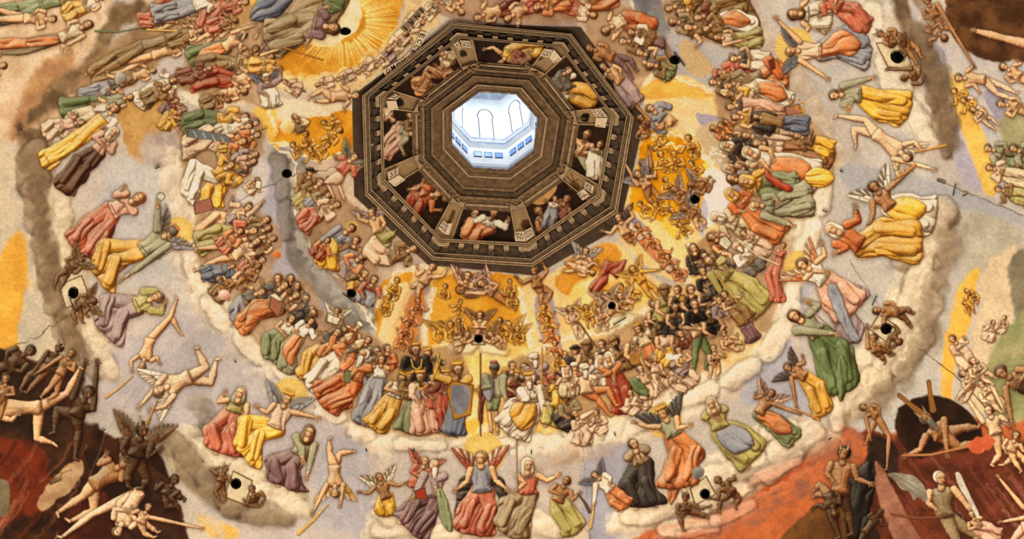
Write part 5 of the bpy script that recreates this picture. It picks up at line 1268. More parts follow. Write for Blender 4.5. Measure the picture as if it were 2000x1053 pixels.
def mesh(name, V, Fc, mat, parent=None, smooth=False):
    me = bpy.data.meshes.new(name); me.from_pydata([tuple(v) for v in V], [], [tuple(f) for f in Fc]); me.materials.append(mat)
    if smooth: me.polygons.foreach_set('use_smooth', [True]*len(me.polygons))
    me.update(); return link(bpy.data.objects.new(name, me), parent)
def mat(name, c, rough=.8, c2=None, scale=6, bump=.0, emit=None, es=0, metal=0):
    m = bpy.data.materials.new(name); m.use_nodes = True; nt = m.node_tree; b = nt.nodes['Principled BSDF']
    lin = lambda v: tuple(((x/255+.055)/1.055)**2.4 if x/255 > .04 else x/255/12.92 for x in v)+(1,)
    b.inputs['Roughness'].default_value = rough; b.inputs['Metallic'].default_value = metal
    if 'Specular IOR Level' in b.inputs: b.inputs['Specular IOR Level'].default_value = .2
    if c2 is not None:
        tc = nt.nodes.new('ShaderNodeTexCoord'); n = nt.nodes.new('ShaderNodeTexNoise'); n.inputs['Scale'].default_value = scale; n.inputs['Detail'].default_value = 6
        r = nt.nodes.new('ShaderNodeValToRGB'); r.color_ramp.elements[0].position = .35; r.color_ramp.elements[1].position = .68
        r.color_ramp.elements[0].color = lin(c); r.color_ramp.elements[1].color = lin(c2)
        nt.links.new(tc.outputs['Object'], n.inputs['Vector']); nt.links.new(n.outputs['Fac'], r.inputs[0]); nt.links.new(r.outputs[0], b.inputs['Base Color'])
        if bump:
            bp = nt.nodes.new('ShaderNodeBump'); bp.inputs['Strength'].default_value = bump; bp.inputs['Distance'].default_value = .05
            nt.links.new(n.outputs['Fac'], bp.inputs['Height']); nt.links.new(bp.outputs[0], b.inputs['Normal'])
    else: b.inputs['Base Color'].default_value = lin(c)
    if emit is not None: b.inputs['Emission Color'].default_value = lin(emit); b.inputs['Emission Strength'].default_value = es
    return m
fresco = bpy.data.materials.new('fresco_plaster'); fresco.use_nodes = True
nt = fresco.node_tree; bs = nt.nodes['Principled BSDF']; at = nt.nodes.new('ShaderNodeAttribute'); at.attribute_name = 'pigment'
bs.inputs['Roughness'].default_value = .85; bs.inputs['Specular IOR Level'].default_value = .15
tc = nt.nodes.new('ShaderNodeTexCoord'); nz = nt.nodes.new('ShaderNodeTexNoise'); nz.inputs['Scale'].default_value = 7; nz.inputs['Detail'].default_value = 8; nz.inputs['Roughness'].default_value = .7
mr = nt.nodes.new('ShaderNodeMapRange'); mr.inputs['From Min'].default_value = .3; mr.inputs['From Max'].default_value = .7; mr.inputs['To Min'].default_value = .88; mr.inputs['To Max'].default_value = 1.1
mx = nt.nodes.new('ShaderNodeVectorMath'); mx.operation = 'SCALE'
bp = nt.nodes.new('ShaderNodeBump'); bp.inputs['Strength'].default_value = .25; bp.inputs['Distance'].default_value = .04
L_ = nt.links.new
L_(tc.outputs['Object'], nz.inputs['Vector']); L_(nz.outputs['Fac'], mr.inputs['Value']); L_(at.outputs['Color'], mx.inputs[0]); L_(mr.outputs[0], mx.inputs['Scale']); L_(mx.outputs[0], bs.inputs['Base Color'])
L_(nz.outputs['Fac'], bp.inputs['Height']); L_(bp.outputs[0], bs.inputs['Normal'])

VENT = [(461, 945, 9.5, 10, 0, 'lower left'), (1377, 965, 9.5, 9.5, 0, 'lower right, between two crouching painted demons'), (935, 662, 7.5, 8, 0, 'central, under a painted winged cherub'),
        (1731, 642, 10, 10.5, .5, 'right, in the painted cloud tower'), (143, 572, 9.5, 11, .3, 'left, between winged painted demons'), (1752, 111, 11, 12.5, -.8, 'upper right'),
        (686, 573, 8.5, 8.5, 0, 'in the grey painted cloud roll'), (560, 339, 9.5, 8, 0, 'left of the dark ledge'), (1357, 389, 9, 8.5, .4, 'in the golden field right of the ledge'),
        (1195, 597, 7, 7, 0, 'among small golden cherubs'), (1318, 117, 10.5, 8, .2, 'upper, in the grey cloud stripe'), (674, 61, 10.5, 7, 0, 'in the golden glory at the top left')]
step = 1.4
xs = np.concatenate([np.arange(-560, -120, 10.), np.arange(-120, -6, 5.), np.arange(-6, 2007, step), np.arange(2010, 2120, 5.), np.arange(2120, 2540, 10.)])
ys = np.concatenate([np.arange(-360, -120, 10.), np.arange(-120, -6, 5.), np.arange(-6, 1060, step), np.arange(1062, 1174, 5.), np.arange(1174, 1440, 10.)])
GX, GY = np.meshgrid(xs, ys); ny, nx = GX.shape
PT = np.empty((ny, nx, 3), np.float32)
for r0 in range(0, ny, 80): PT[r0:r0+80] = surf(GX[r0:r0+80], GY[r0:r0+80])
def fold_back(v, n):      # beyond the painted sheet the decoration goes on mirrored
    v = np.abs(v-2); m = n-6; v = np.mod(v, 2*m); return np.where(v > m, 2*m-v, v)+2
cxi = fold_back(GX+OX, CW); cyi = fold_back(GY+OY, CH); xi = cxi.astype(int); yi = cyi.astype(int); fx = (cxi-xi)[..., None].astype(np.float32); fy = (cyi-yi)[..., None].astype(np.float32)
COLR = (C[yi, xi]*(1-fx)+C[yi, xi+1]*fx)*(1-fy)+(C[yi+1, xi]*(1-fx)+C[yi+1, xi+1]*fx)*fy
COLR = COLR.astype(np.float32).reshape(-1, 3)
idg = np.where((GX > -OX+2) & (GX < 2000+OX-4) & (GY > -OY+2) & (GY < 1053+OY-4), ID[yi, xi], 0); web = (PT[..., :2]@NK.T.astype(np.float32)).argmax(-1).astype(np.int16)
del cxi, cyi, fx, fy
fw = web[:-1, :-1]; fid = idg[:-1, :-1].copy(); FX = (GX[:-1, :-1]+GX[1:, 1:])/2; FY = (GY[:-1, :-1]+GY[1:, 1:])/2
keep = PT[:-1, :-1, 2] > 5
jump = np.linalg.norm(PT[:-1, :-1]-PT[1:, 1:], axis=-1); keep &= jump < np.where((FX < -6) | (FX > 2007) | (FY < -6) | (FY > 1060), 8, 3)
win_ = (FX > 860) & (FX < 1070) & (FY > 165) & (FY < 345); dd = np.full(FX.shape, 99.)
dd[win_] = sdpoly(VO, FX[win_], FY[win_]); keep &= ~(dd < -.5)
for x, y, rx, ry, a, _ in VENT:
    u = (FX-x)*math.cos(a)+(FY-y)*math.sin(a); v = -(FX-x)*math.sin(a)+(FY-y)*math.cos(a); keep &= ~((u/rx)**2+(v/ry)**2 < .93)
NF = len(FIGS)
# a figure belongs to the web where most of it lies
gid = np.where(fid > 0, 8+fid, fw).astype(np.int32)
vid = (np.arange(ny-1)[:, None]*nx+np.arange(nx-1)[None]).astype(np.int32)
sel = keep.ravel(); gidf = gid.ravel()[sel]; v0 = vid.ravel()[sel]; wf = fw.ravel()[sel]
order = np.argsort(gidf, kind='stable'); gidf = gidf[order]; v0 = v0[order]; wf = wf[order]
bounds = np.searchsorted(gidf, np.arange(0, 9+NF+1))
PTf = PT.reshape(-1, 3)
def PIG(c):
    """pigment under neutral light: the floodlights and the glow between the warm walls yellow it"""
    l = np.where(c > .04, ((c+.055)/1.055)**2.4, c/12.92)*np.array([1., 1.2, 1.5], np.float32)
    l = l/(1+.0*l); l = np.minimum(l, .93); return np.where(l > .0031, 1.055*l**(1/2.4)-.055, l*12.92)
def piece(name, v, parent):
    q = np.stack([v, v+nx, v+nx+1, v+1], 1)      # seen from inside the vault
    uq, inv = np.unique(q.ravel(), return_inverse=True)
    me = bpy.data.meshes.new(name); n = len(v)
    me.vertices.add(len(uq)); me.vertices.foreach_set('co', PTf[uq].ravel())
    me.loops.add(n*4); me.loops.foreach_set('vertex_index', inv.astype(np.int32))
    me.polygons.add(n); me.polygons.foreach_set('loop_start', np.arange(0, n*4, 4, dtype=np.int32)); me.polygons.foreach_set('loop_total', np.full(n, 4, np.int32))
    a = me.color_attributes.new('pigment', 'BYTE_COLOR', 'POINT')
    c4 = np.ones((len(uq), 4), np.float32); c4[:, :3] = PIG(COLR[uq]); a.data.foreach_set('color_srgb', c4.ravel())
    me.materials.append(fresco); me.update(calc_edges=True)
    return link(bpy.data.objects.new(name, me), parent)
webs = {}
for k in range(8):
    a, b = bounds[k], bounds[k+1]
    if b-a < 4: continue
    o = piece('ceiling', v0[a:b], None); o['kind'] = 'structure'; webs[k] = o
    o['label'] = 'painted web of the octagonal vault, '+['near side above the ledge', 'upper right', 'right', 'lower right', 'bottom centre', 'lower left', 'left', 'upper left'][k]
nfig = 0; used = {}; lcount = {l: [q[1] for q in FIGS].count(l) for _, l in FIGS}
for f in range(1, NF+1):
    a, b = bounds[8+f], bounds[9+f]
    if b-a < 25:
        continue
    wk = int(np.bincount(wf[a:b]).argmax()); kind, lab = FIGS[f-1]
    o = piece(kind, v0[a:b], webs.get(wk)); used[lab] = used.get(lab, 0)+1
    nfig += 1
    if lcount[lab] == 1: o['label'] = lab
del GX, GY, PT, COLR, FX, FY, dd, web, fid, gid
del C, ID

# ---- stone of the ledge and lantern mouth -------------------------------------------
stone = mat('ledge_stone', (120, 96, 70), .85, (156, 128, 96), 3, .3)
stone_l = mat('corbel_stone', (158, 134, 104), .85, (190, 166, 132), 4, .3)
stone_d = mat('shadow_stone', (62, 50, 40), .9, (92, 76, 60), 3, .3)  # darker stone for the blocks, egg band and frieze ground
stone_m = mat('mouth_stone', (96, 76, 56), .85, (132, 106, 78), 2.5, .3)
page = mat('book_page', (226, 204, 172), .8, (236, 218, 190), 5)
ink = mat('ink', (34, 24, 20), .8)
iron = mat('iron', (34, 28, 26), .6, (52, 40, 34), 12, metal=.5)
hole = mat('vent_dark', (12, 9, 8), .95, (18, 14, 12), 8)
carve = mat('carved_stone', (168, 142, 110), .85, (130, 104, 76), 8, .4)
def slab(name, quad, off0, off1, m, parent, bev=.0):
    """solid block on the vault: face polygon (photo px) at height off1, foot at off0"""
    T = S(quad, off1); B = S(quad, off0); n = len(quad)
    c = T.mean(0); Bs = c+(B-c); V = list(T)+list(B)
    if bev:
        T2 = S(quad, off1-bev); cc = np.mean(quad, 0); q2 = [tuple(cc+(np.array(p)-cc)*(1-bev*8/max(8, np.hypot(*(np.array(p)-cc))))) for p in quad]
        V = list(S(q2, off1))+list(T2)+list(B)
        F = [tuple(range(n))]+[(i, (i+1) % n, n+(i+1) % n, n+i) for i in range(n)]+[(n+i, n+(i+1) % n, 2*n+(i+1) % n, 2*n+i) for i in range(n)]
    else: F = [tuple(range(n))]+[(i, (i+1) % n, n+(i+1) % n, n+i) for i in range(n)]
    return mesh(name, V, F, m, parent)
def strip(name, k, s0, s1, off0, off1, m, parent, u0=0., u1=1., n=6):
    us = np.linspace(u0, u1, n); A = [oc(k, u, s0) for u in us]; B = [oc(k, u, s1) for u in us]
    TA, TB, BA, BB = S(A, off1), S(B, off1), S(A, off0), S(B, off0)
    V = list(TA)+list(TB)+list(BA)+list(BB); F = []
    for i in range(n-1):
        F += [(i, i+1, n+i+1, n+i), (n+i, n+i+1, 3*n+i+1, 3*n+i), (2*n+i, 2*n+i+1, i+1, i)]
    F += [(0, n, 3*n, 2*n), (n-1, 2*n-1, 4*n-1, 3*n-1)]
    return mesh(name, V, F, m, parent)
side = ['near', 'upper right', 'right', 'lower right', 'bottom', 'lower left', 'left', 'upper left']
rs = np.random.RandomState(5)
trims = []
for k in range(8):
    tr = strip('trim_%d' % (k+1), k, 1.0, 1.035, 0, .42, stone_l, None); tr['kind'] = 'structure'; trims.append(tr)
    strip('moulding', k, 1.035, 1.11, 0, .34, stone, tr); strip('moulding', k, 1.11, 1.15, 0, .40, stone_l, tr)
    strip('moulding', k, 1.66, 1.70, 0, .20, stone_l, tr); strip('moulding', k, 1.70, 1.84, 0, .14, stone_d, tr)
    strip('moulding', k, 1.84, 1.90, 0, .30, stone_l, tr); strip('moulding', k, 1.90, 1.96, 0, .24, stone, tr); strip('moulding', k, 1.96, 2.0, 0, .32, stone_l, tr)
    L = np.hypot(*(VE[(k+1) % 8]-VE[k])); nb = max(4, int(round(L/33)))
    for i in range(nb+1):      # light corbels under the lip, darker stones between them
        u = (i+.5)/nb if i < nb else None
        if u is not None:
            w = 6.2/L; slab('corbel', [oc(k, u-w, 1.17), oc(k, u+w, 1.17), oc(k, u+w, 1.34), oc(k, u-w, 1.34)], 0, .34, stone_l, tr, .04)
            slab('corbel', [oc(k, u-w*.9, 1.34), oc(k, u+w*.9, 1.34), oc(k, u+w*.8, 1.42), oc(k, u-w*.8, 1.42)], 0, .2, stone, tr)
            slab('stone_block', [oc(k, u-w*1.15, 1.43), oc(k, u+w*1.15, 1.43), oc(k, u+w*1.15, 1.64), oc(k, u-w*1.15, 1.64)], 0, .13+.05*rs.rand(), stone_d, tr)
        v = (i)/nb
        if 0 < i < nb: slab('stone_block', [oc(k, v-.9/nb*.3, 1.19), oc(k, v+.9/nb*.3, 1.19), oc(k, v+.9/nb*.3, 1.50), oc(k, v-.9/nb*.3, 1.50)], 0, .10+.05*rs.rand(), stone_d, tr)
    # corner corbel with the ledge's bend
    w = 12/L
    slab('corbel', [oc(k, 0, 1.18), oc(k, w, 1.18), oc(k, w, 1.36), oc(k, 0, 1.36), ], 0, .34, stone_l, tr); slab('corbel', [oc(k, 1-w, 1.18), oc(k, 1, 1.18), oc(k, 1, 1.36), oc(k, 1-w, 1.36)], 0, .34, stone_l, tr)
    # egg row
    V, F = [], []; ne = int(L/4.6)
    cs, cn = [], []
    for i in range(ne):
        u = (i+.5)/ne; w = .30/ne
        cs += [oc(k, u-w, 1.725), oc(k, u+w, 1.725), oc(k, u+w, 1.81), oc(k, u-w, 1.81), oc(k, u, 1.77)]
    Tt = S(cs, .17); Tc = S(cs, .24)
    for i in range(ne):
        b = len(V); V += [Tt[i*5+j] for j in range(4)]+[Tc[i*5+4]]; F += [(b+j, b+(j+1) % 4, b+4) for j in range(4)]
    o = mesh('egg_moulding', V, F, stone_l, tr); o['kind'] = 'stuff'
    # lantern mouth frames, carried on the same side
    for s0, s1, h, m in ((0, .035, .30, stone_m), (.035, .075, .22, stone_l if 0 else stone), (.075, .11, .34, stone_m), (.11, .135, .40, stone_l), (.135, .27, .16, stone_m), (.27, .30, .24, stone), (.30, .40, .10, stone_d), (.40, .435, .26, stone), (.435, .47, .18, stone_m)):
        strip('frame_moulding', k, s0, s1, 0, h, m, tr)
    strip('niche_lintel', k, .47, .58, 0, .08, stone_m, tr, .1, .9); strip('niche_lintel', k, .50, .53, 0, .16, stone_l, tr, .15, .85)
    V, F = [], []; Lm = np.hypot(*(VI[(k+1) % 8]-VI[k]))*.62; ne = int(Lm/5)
    cs = []
    for i in range(ne):
        u = (i+.5)/ne; w = .32/ne; cs += [oc(k, u-w, .35), oc(k, u, .315), oc(k, u+w, .35), oc(k, u, .385), oc(k, u, .35)]
    Tt = S(cs, .11); Tc = S(cs, .18)
    for i in range(ne):
        b = len(V); V += [Tt[i*5+j] for j in range(4)]+[Tc[i*5+4]]; F += [(b+j, b+(j+1) % 4, b+4) for j in range(4)]
    o = mesh('carved_frieze', V, F, stone, tr); o['kind'] = 'stuff'
    # pilaster at corner k
    cap = [oc(k-1, .87, .49), oc(k, 0, .49), oc(k, .13, .49), oc(k, .125, .56), oc(k-1, .875, .56)]
    slab('pilaster_capital', cap, 0, .26, stone_l, tr)
    for a0, a1, kk in ((.868, .885, k-1), (.115, .132, k)):
        slab('pilaster_edge', [oc(kk, a0, .56), oc(kk, a1, .56), oc(kk, a1+(-.006 if kk == k else .006), .99), oc(kk, a0+(-.006 if kk == k else .006), .99)], 0, .14, stone_l, tr)
    # carved garland and masks over the capital: a lumpy relief
    V, F = [], []; cc = np.array(oc(k, 0, .42)); dirv = np.array(VI[k])-np.array(VO[k]); dirv = dirv/np.hypot(*dirv); tv = np.array([-dirv[1], dirv[0]])
    lp = []
    for i in range(26):
        a = rs.randn()*11; b_ = rs.randn()*3.2-abs(a)*.12; lp.append((cc+tv*a+dirv*(b_+2), 1.4+rs.rand()*2.2))
    for s_ in (-1, 1):
        for j in range(7): lp.append((cc+tv*s_*(7+j*2.2)+dirv*(-1-j*.9+1.6*math.sin(j)), 2.0-.12*j))
    for c_, r_ in lp:
        ring6 = [tuple(c_+r_*np.array([math.cos(t), math.sin(t)])) for t in np.linspace(0, 2*math.pi, 7)[:-1]]; ring3 = [tuple(c_+r_*.55*np.array([math.cos(t), math.sin(t)])) for t in np.linspace(0, 2*math.pi, 7)[:-1]]
        A = S(ring6, .2); B = S(ring3, .2+r_*.05); T = S([tuple(c_)], .2+r_*.065); b = len(V)
        V += list(A)+list(B)+list(T); F += [(b+j, b+(j+1) % 6, b+6+(j+1) % 6, b+6+j) for j in range(6)]+[(b+6+j, b+6+(j+1) % 6, b+12) for j in range(6)]
    mesh('carved_garland', V, F, carve, tr, True)
# ---- open books with capitals, one on each pilaster; lettering as geometry ----------------
def textmesh(s):
    cu = bpy.data.curves.new('t', 'FONT'); cu.body = s; cu.resolution_u = 2; cu.offset = .012; o = bpy.data.objects.new('t', cu); scene.collection.objects.link(o)
    dg = bpy.context.evaluated_depsgraph_get(); me = bpy.data.meshes.new_from_object(o.evaluated_get(dg))
    V = np.array([v.co[:2] for v in me.vertices]); F = [tuple(p.vertices) for p in me.polygons]
    bpy.data.objects.remove(o); bpy.data.meshes.remove(me); bpy.data.curves.remove(cu); return V, F
def letter_on(txt, q, off, parent, mar=.1):
    """q = TL, TR, BR, BL corners in reading order"""
    V, F = textmesh(txt); lo, hi = V.min(0), V.max(0); uv = (V-lo)/(hi-lo+1e-6)
    u = mar+uv[:, 0]*(1-2*mar); v = uv[:, 1]; q = [np.array(p, float) for p in q]
    P = (q[3][None]*(1-u[:, None])+q[2][None]*u[:, None])*(1-v[:, None])+(q[0][None]*(1-u[:, None])+q[1][None]*u[:, None])*v[:, None]
    return mesh('inscription', S(P, off), F, ink, parent)
def lines_on(txts, q, off, parent):
    q = [np.array(p, float) for p in q]; n = len(txts)
    for i, t in enumerate(txts):
        a, b = .1+i*.8/n, .1+(i+.82)*.8/n
        L0 = lambda f: q[0]*(1-f)+q[3]*f; R0 = lambda f: q[1]*(1-f)+q[2]*f
        letter_on(t, [L0(a), R0(a), R0(b), L0(b)], off, parent)
books = {   # corner: (left page TL TR BR BL, lines), (right page ...)
    4: (((1006, 453), (1023, 452), (1027, 472), (1006, 471)), ['INI', 'TIV'], ((1024, 452), (1037, 444), (1043, 460), (1028, 471)), ['EVA', 'NGE']),
    5: (((866, 430), (873, 437), (866, 456), (856, 446)), ['SVI', 'AS'], ((874, 437), (884, 436), (877, 459), (867, 457)), ['EI', 'IS']),
    3: (((1127, 378), (1140, 369), (1152, 382), (1138, 392)), ['FVI', 'FIN'], ((1141, 368), (1143, 354), (1160, 364), (1157, 378)), ['DIE', 'BVS']),
    2: (((1162, 247), (1164, 230), (1187, 230), (1182, 250)), ['IAC', 'OBV'], ((1163, 228), (1154, 214), (1173, 212), (1187, 228)), ['CTI', 'EDO']),
    1: (((1082, 124), (1072, 112), (1082, 97), (1097, 115)), ['PET', 'RVS'], ((1070, 112), (1054, 109), (1063, 95), (1080, 98)), ['APO', 'STO']),
    0: (((921, 93), (903, 92), (899, 79), (918, 80)), ['INI', 'DICI'], ((901, 93), (896, 98), (886, 87), (895, 80)), ['CI', 'OR']),
    7: (((771, 183), (781, 189), (774, 195), (756, 193)), ['HI', 'PR'], ((774, 197), (778, 214), (758, 216), (755, 197)), ['GEN', 'ERA']),
    6: (((777, 327), (778, 340), (759, 351), (757, 337)), ['PAN', 'VS'], ((779, 342), (792, 351), (772, 365), (757, 354)), ['SER', 'VVS'])}
for k, (ql, tl, qr, tr_) in books.items():
    par = trims[k]
    for q, t in ((ql, tl), (qr, tr_)):
        b = slab('book_page', q, .1, .30, page, par); lines_on(t, q, .315, b)
# inscriptions painted beside the ledge, upper left: a grey band and a curling scroll
band = mat('grey_band', (150, 132, 104), .85, (128, 110, 86), 5)
P = webs.get(7) or webs[0]
b = slab('inscribed_band', [(831, 20), (822, 14), (782, 56), (792, 63)], .0, .05, band, P)
for t, (x, y) in zip('INRI', ((824, 22), (815, 33), (803, 46), (792, 57))):
    r = np.array([-.71, .70]); up = np.array([.70, .71]); c = np.array([x, y-1.]); w = 1.4 if t == 'I' else 4.6; h = 5.2
    letter_on(t, [c-r*w+up*h, c+r*w+up*h, c+r*w-up*h, c-r*w-up*h], .07, b, 0)
path = [(827, 62), (824, 72), (819, 84), (812, 96), (803, 107), (793, 117), (781, 125), (768, 132), (756, 140), (750, 143)]
up_ = []
for i, p in enumerate(path):
    a = np.array(path[max(0, i-1)]); c = np.array(path[min(len(path)-1, i+1)]); d = (c-a)/np.hypot(*(c-a)); up_.append(np.array([-d[1]*-1, d[0]*-1]))
up_ = [u if u@np.array([.7, .7]) > 0 else -u for u in up_]
A = [tuple(np.array(p)+u*6.5) for p, u in zip(path, up_)]; B = [tuple(np.array(p)-u*6.5) for p, u in zip(path, up_)]
TA, TB = S(A, .12), S(B, .12); BA, BB = S(A, 0), S(B, 0); n = len(path)
sc = mesh('inscribed_scroll', list(TA)+list(TB)+list(BA)+list(BB), [(i, i+1, n+i+1, n+i) for i in range(n-1)]+[(2*n+i, 2*n+i+1, i+1, i) for i in range(n-1)]+[(n+i, n+i+1, 3*n+i+1, 3*n+i) for i in range(n-1)], page, P)
pp = np.array(path, float); seg = np.hypot(*(pp[1:]-pp[:-1]).T); cum = np.concatenate([[0], np.cumsum(seg)])
for i, t in enumerate('ECCE·HOMO'):
    s = cum[-1]*(.075+.85*i/8); j = min(np.searchsorted(cum, s)-1, n-2); f = (s-cum[j])/seg[j]; c = pp[j]*(1-f)+pp[j+1]*f
    r = (pp[j+1]-pp[j])/seg[j]; u = up_[j]*(1-f)+up_[j+1]*f; u /= np.hypot(*u)
    w = 1. if t == '·' else 4.1; h = 1. if t == '·' else 4.7
    letter_on(t, [c-r*w+u*h, c+r*w+u*h, c+r*w-u*h, c-r*w-u*h], .14, sc, 0)
# ---- round vents: real recesses through the shell -----------------------------------------
for x, y, rx, ry, a, w_ in VENT:
    t = np.linspace(0, 2*math.pi, 25)[:-1]
    q = [(x+rx*math.cos(v)*math.cos(a)-ry*math.sin(v)*math.sin(a), y+rx*math.cos(v)*math.sin(a)+ry*math.sin(v)*math.cos(a)) for v in t]
    A = S(q, .03); B = S(q, -.01); q2 = [(x+(p[0]-x)*1.12, y+(p[1]-y)*1.12) for p in q]; R_ = S(q2, .0)
    nrm = CPOS*0; c = A.mean(0); nv = np.cross(A[6]-A[0], A[12]-A[0]); nv /= np.linalg.norm(nv); 
    if nv@(c-np.array([0, 0, 20.])) < 0: nv = -nv
    Dp = B+nv*1.4; n = 24
    V = list(R_)+list(A)+list(Dp); F = [(i, (i+1) % n, n+(i+1) % n, n+i) for i in range(n)]+[(n+i, n+(i+1) % n, 2*n+(i+1) % n, 2*n+i) for i in range(n)]+[tuple(range(2*n, 3*n))]
    wk = int((c[:2]@NK.T).argmax()); o = mesh('vent_opening', V, F, hole, webs.get(wk)); o['label'] = 'round dark vent hole, '+w_
# ---- iron hooks and rods left in the plaster --------------------------------------------
hooks = [(((98, 946), (120, 936)), 'thin iron rod on the pale rock, lower left'),
         (((137, 583), (147, 608)), 'iron rod hanging under the left vent hole'), (((1712, 578), (1703, 597)), 'iron rod sticking up above the right vent hole'),
         (((669, 573), (694, 591)), 'iron rod crossing beside the vent in the grey cloud roll'), (((1198, 635), (1223, 620)), 'slim iron rod on the cloud under the small cherubs'),
         (((1316, 103), (1337, 130)), 'iron rod beside the upper vent in the grey stripe'), (((1606, 411), (1615, 415)), 'short iron stub on the cream cloud, right'),
         (((1830, 353), (1846, 359)), 'flat iron stub at the start of the crease line, right'), (((1866, 360), (1861, 383)), 'iron pin crossing the crease line, right'),
         (((1880, 383), (1890, 378)), 'small iron pin right of the crossing pin'), (((809, 876), (808, 884)), 'small iron pin above the white bearded elder'),
         (((1038, 879), (1038, 888)), 'small iron pin above the woman with the sword'), (((1200, 845), (1202, 852)), 'small iron pin on the cloud bank, right of the infants'),
         (((715, 876), (717, 883)), 'small iron pin at the left seam of the bottom web'), (((458, 704), (462, 709)), 'tiny iron pin in the cloud above the trumpeting angel'),
         (((450, 612), (457, 604)), 'iron ring stub under the striped ball, left'), (((304, 330), (313, 325)), 'iron staple on the grey sky left of the bishops'),
         (((199, 846), (206, 838)), 'iron staple beside the bat-winged demon'), (((192, 853), (199, 857)), 'lower iron staple beside the bat-winged demon'),
         (((1618, 860), (1624, 855)), 'iron staple over the reddish cloud edge, right'), (((1384, 613), (1390, 618)), 'dark pin among the black-robed men'),
         (((1392, 702), (1396, 708)), 'dark pin on the cloud below the infants, right'), (((590, 178), (598, 180)), 'dark staple left of the reclining infant'),
         (((40, 250), (44, 257)), 'iron staple on the far left cloud'), (((1640, 333), (1646, 337)), 'iron pair of stubs below the flying trumpeter')]
for (p, q), lab in hooks:
    p = np.array(p, float); q = np.array(q, float); d = (q-p)/np.hypot(*(q-p)); nn = np.array([-d[1], d[0]])*.95
    pts = [p-nn, p+nn, (p+q)/2+nn, q+nn, q-nn, (p+q)/2-nn]; T = S(pts, .16); B = S(pts, .06)
    V = list(T)+list(B); F = [(0, 1, 2, 5), (5, 2, 3, 4)]+[(i, (i+1) % 6, 6+(i+1) % 6, 6+i) for i in range(6)]+[(6, 11, 8, 7), (11, 10, 9, 8)]
    b = len(V)   # the shank driven into the wall
    sh = S([p-nn*.8, p+nn*.8, p+nn*.8+d*2, p-nn*.8+d*2], .1); sb = S([p-nn*.8, p+nn*.8, p+nn*.8+d*2, p-nn*.8+d*2], .012)
    V += list(sh)+list(sb); F += [(b+i, b+(i+1) % 4, b+4+(i+1) % 4, b+4+i) for i in range(4)]
    o = mesh('iron_hook', V, F, iron); o['label'] = lab; o['category'] = 'iron hook'; o['group'] = 'iron pins in the vault plaster'
# ===========================================================================
# the lantern above the mouth
# ===========================================================================
lw = mat('lantern_plaster', (226, 228, 230), .8, (240, 240, 238), 1.2, .1)
lg = mat('lantern_moulding', (150, 158, 172), .8, (186, 192, 202), 3, .1)
ld = mat('lantern_joint', (70, 78, 96), .8, (96, 104, 122), 3)
gl = mat('lantern_window', (90, 130, 190), .3, emit=(120, 160, 222), es=.45)
O3 = S([tuple(p) for p in VO], .0); cz = O3[:, 2].mean(); cxy = O3[:, :2].mean(0)
def lring(f, z): return np.array([[cxy[0]+(p[0]-cxy[0])*f, cxy[1]+(p[1]-cxy[1])*f, z] for p in O3])
z0 = O3[:, 2].max()+.02
prof = [(1.0, None), (1.0, z0+.2), (1.004, z0+.28), (1.03, z0+.5), (1.034, z0+.58), (1.06, z0+.85), (1.064, z0+.93), (1.11, z0+1.4), (1.13, z0+1.48), (1.13, z0+3.6), (1.06, z0+3.8), (1.06, z0+4.1), (1.02, z0+4.3), (1.02, z0+4.7), (1.12, z0+4.8), (1.12, z0+12.2)]
lab_ = ['base_step', 'base_joint', 'base_step', 'base_joint', 'base_step', 'base_joint', 'base_step', 'base_joint', 'wall_band', 'cornice_soffit', 'cornice_band', 'cornice_soffit', 'cornice_band', 'cornice_top', 'upper_wall']
rings = [O3 if z is None else lring(f, z) for f, z in prof]
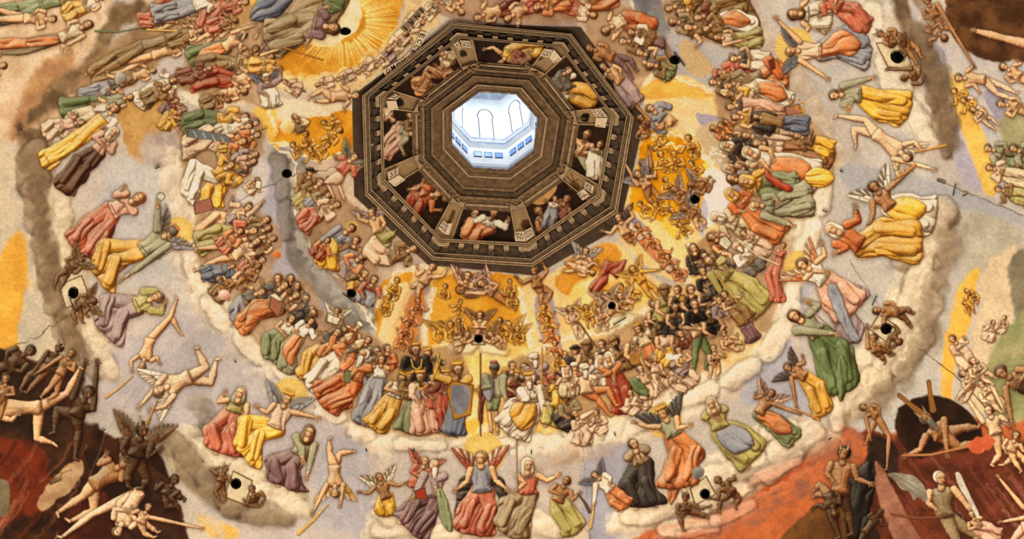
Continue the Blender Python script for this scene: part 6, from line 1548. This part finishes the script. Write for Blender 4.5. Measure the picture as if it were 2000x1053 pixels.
for k in range(8):
    j = (k+1) % 8
    w = mesh('wall_lantern', [rings[14][k], rings[14][j], rings[15][j], rings[15][k]], [(0, 1, 2, 3)], lw); w['kind'] = 'structure'
    for i in range(14):
        mesh(lab_[i], [rings[i][k], rings[i][j], rings[i+1][j], rings[i+1][k]], [(0, 1, 2, 3)], ld if 'joint' in lab_[i] else lg if i in (0, 10, 12) else lw, w)
    a, b = rings[8][k], rings[8][j]; inw = (np.array([cxy[0], cxy[1], 0])-(a+b)/2*[1, 1, 0]); inw[2] = 0; inw /= np.linalg.norm(inw)
    def quadw(u0, u1, za, zb, d, base=(8,)):
        p = rings[base[0]]; A = p[k]*(1-u0)+p[j]*u0; B = p[k]*(1-u1)+p[j]*u1
        return [np.array([A[0], A[1], za])+inw*d, np.array([B[0], B[1], za])+inw*d, np.array([B[0], B[1], zb])+inw*d, np.array([A[0], A[1], zb])+inw*d]
    def box(name, u0, u1, za, zb, d, m, base=(8,)):
        f = quadw(u0, u1, za, zb, d, base); g = quadw(u0, u1, za, zb, 0, base)
        return mesh(name, f+g, [(0, 1, 2, 3), (0, 4, 5, 1), (1, 5, 6, 2), (2, 6, 7, 3), (3, 7, 4, 0)], m, w)
    for u in (.22, .5, .78):     # three small square windows per side
        fr = box('window_frame', u-.105, u+.105, z0+2.2, z0+2.95, .05, ld); g = quadw(u-.095, u+.095, z0+2.28, z0+2.87, .055)
        mesh('window_pane', g, [(0, 1, 2, 3)], gl, fr if 0 else w)
    V, F = [], []
    for i in range(16):          # dentils
        u = (i+.5)/16; f = quadw(u-.018, u+.018, z0+4.1, z0+4.3, .05, (11,)); g = quadw(u-.018, u+.018, z0+4.1, z0+4.3, -.1, (11,)); bb = len(V)
        V += f+g; F += [tuple(bb+t for t in q) for q in ((0, 1, 2, 3), (0, 4, 5, 1), (1, 5, 6, 2), (2, 6, 7, 3), (3, 7, 4, 0))]
    o = mesh('dentils', V, F, lg, w); o['kind'] = 'stuff'
    # tall arched recess outlined by a dark joint, with shouldered imposts
    p = rings[14]; out = []
    for sgn in (-1, 1):
        pts = [(.5+sgn*.2, z0+4.9), (.5+sgn*.2, z0+8.6), (.5+sgn*.23, z0+8.75), (.5+sgn*.23, z0+9.2)]
        for t in np.linspace(0, math.pi/2, 6): pts.append((.5+sgn*.2*math.cos(t), z0+9.2+1.0*math.sin(t)))
        for (ua, za), (ub, zb) in zip(pts[:-1], pts[1:]):
            A = p[k]*(1-ua)+p[j]*ua; B = p[k]*(1-ub)+p[j]*ub; A = np.array([A[0], A[1], za])+inw*.02; B = np.array([B[0], B[1], zb])+inw*.02
            tn = (B-A)/np.linalg.norm(B-A); sd = np.cross(tn, inw)*.035; bb = len(out); out += [A-sd, A+sd, B+sd, B-sd]
    mesh('arch_outline', out, [(i, i+1, i+2, i+3) for i in range(0, len(out), 4)], ld, w)
capc = np.array([cxy[0], cxy[1], z0+15]); mesh('lantern_vault', list(rings[15])+[capc], [(i, (i+1) % 8, 8) for i in range(8)], lg, None)['kind'] = 'structure'
# daylight entering through the lantern's near windows
zc = z0+7
lamp('lantern_daylight', (cxy[0]-.2, cxy[1]-2.2, zc), (cxy[0], cxy[1]+3, z0+4), 1.4, 250, (.80, .90, 1.0))
lamp('lantern_skylight', (cxy[0], cxy[1]-1.6, z0+11.3), (cxy[0], cxy[1]+2, z0+4), 1.2, 110, (.80, .90, 1.0))
bpy.context.view_layer.update()
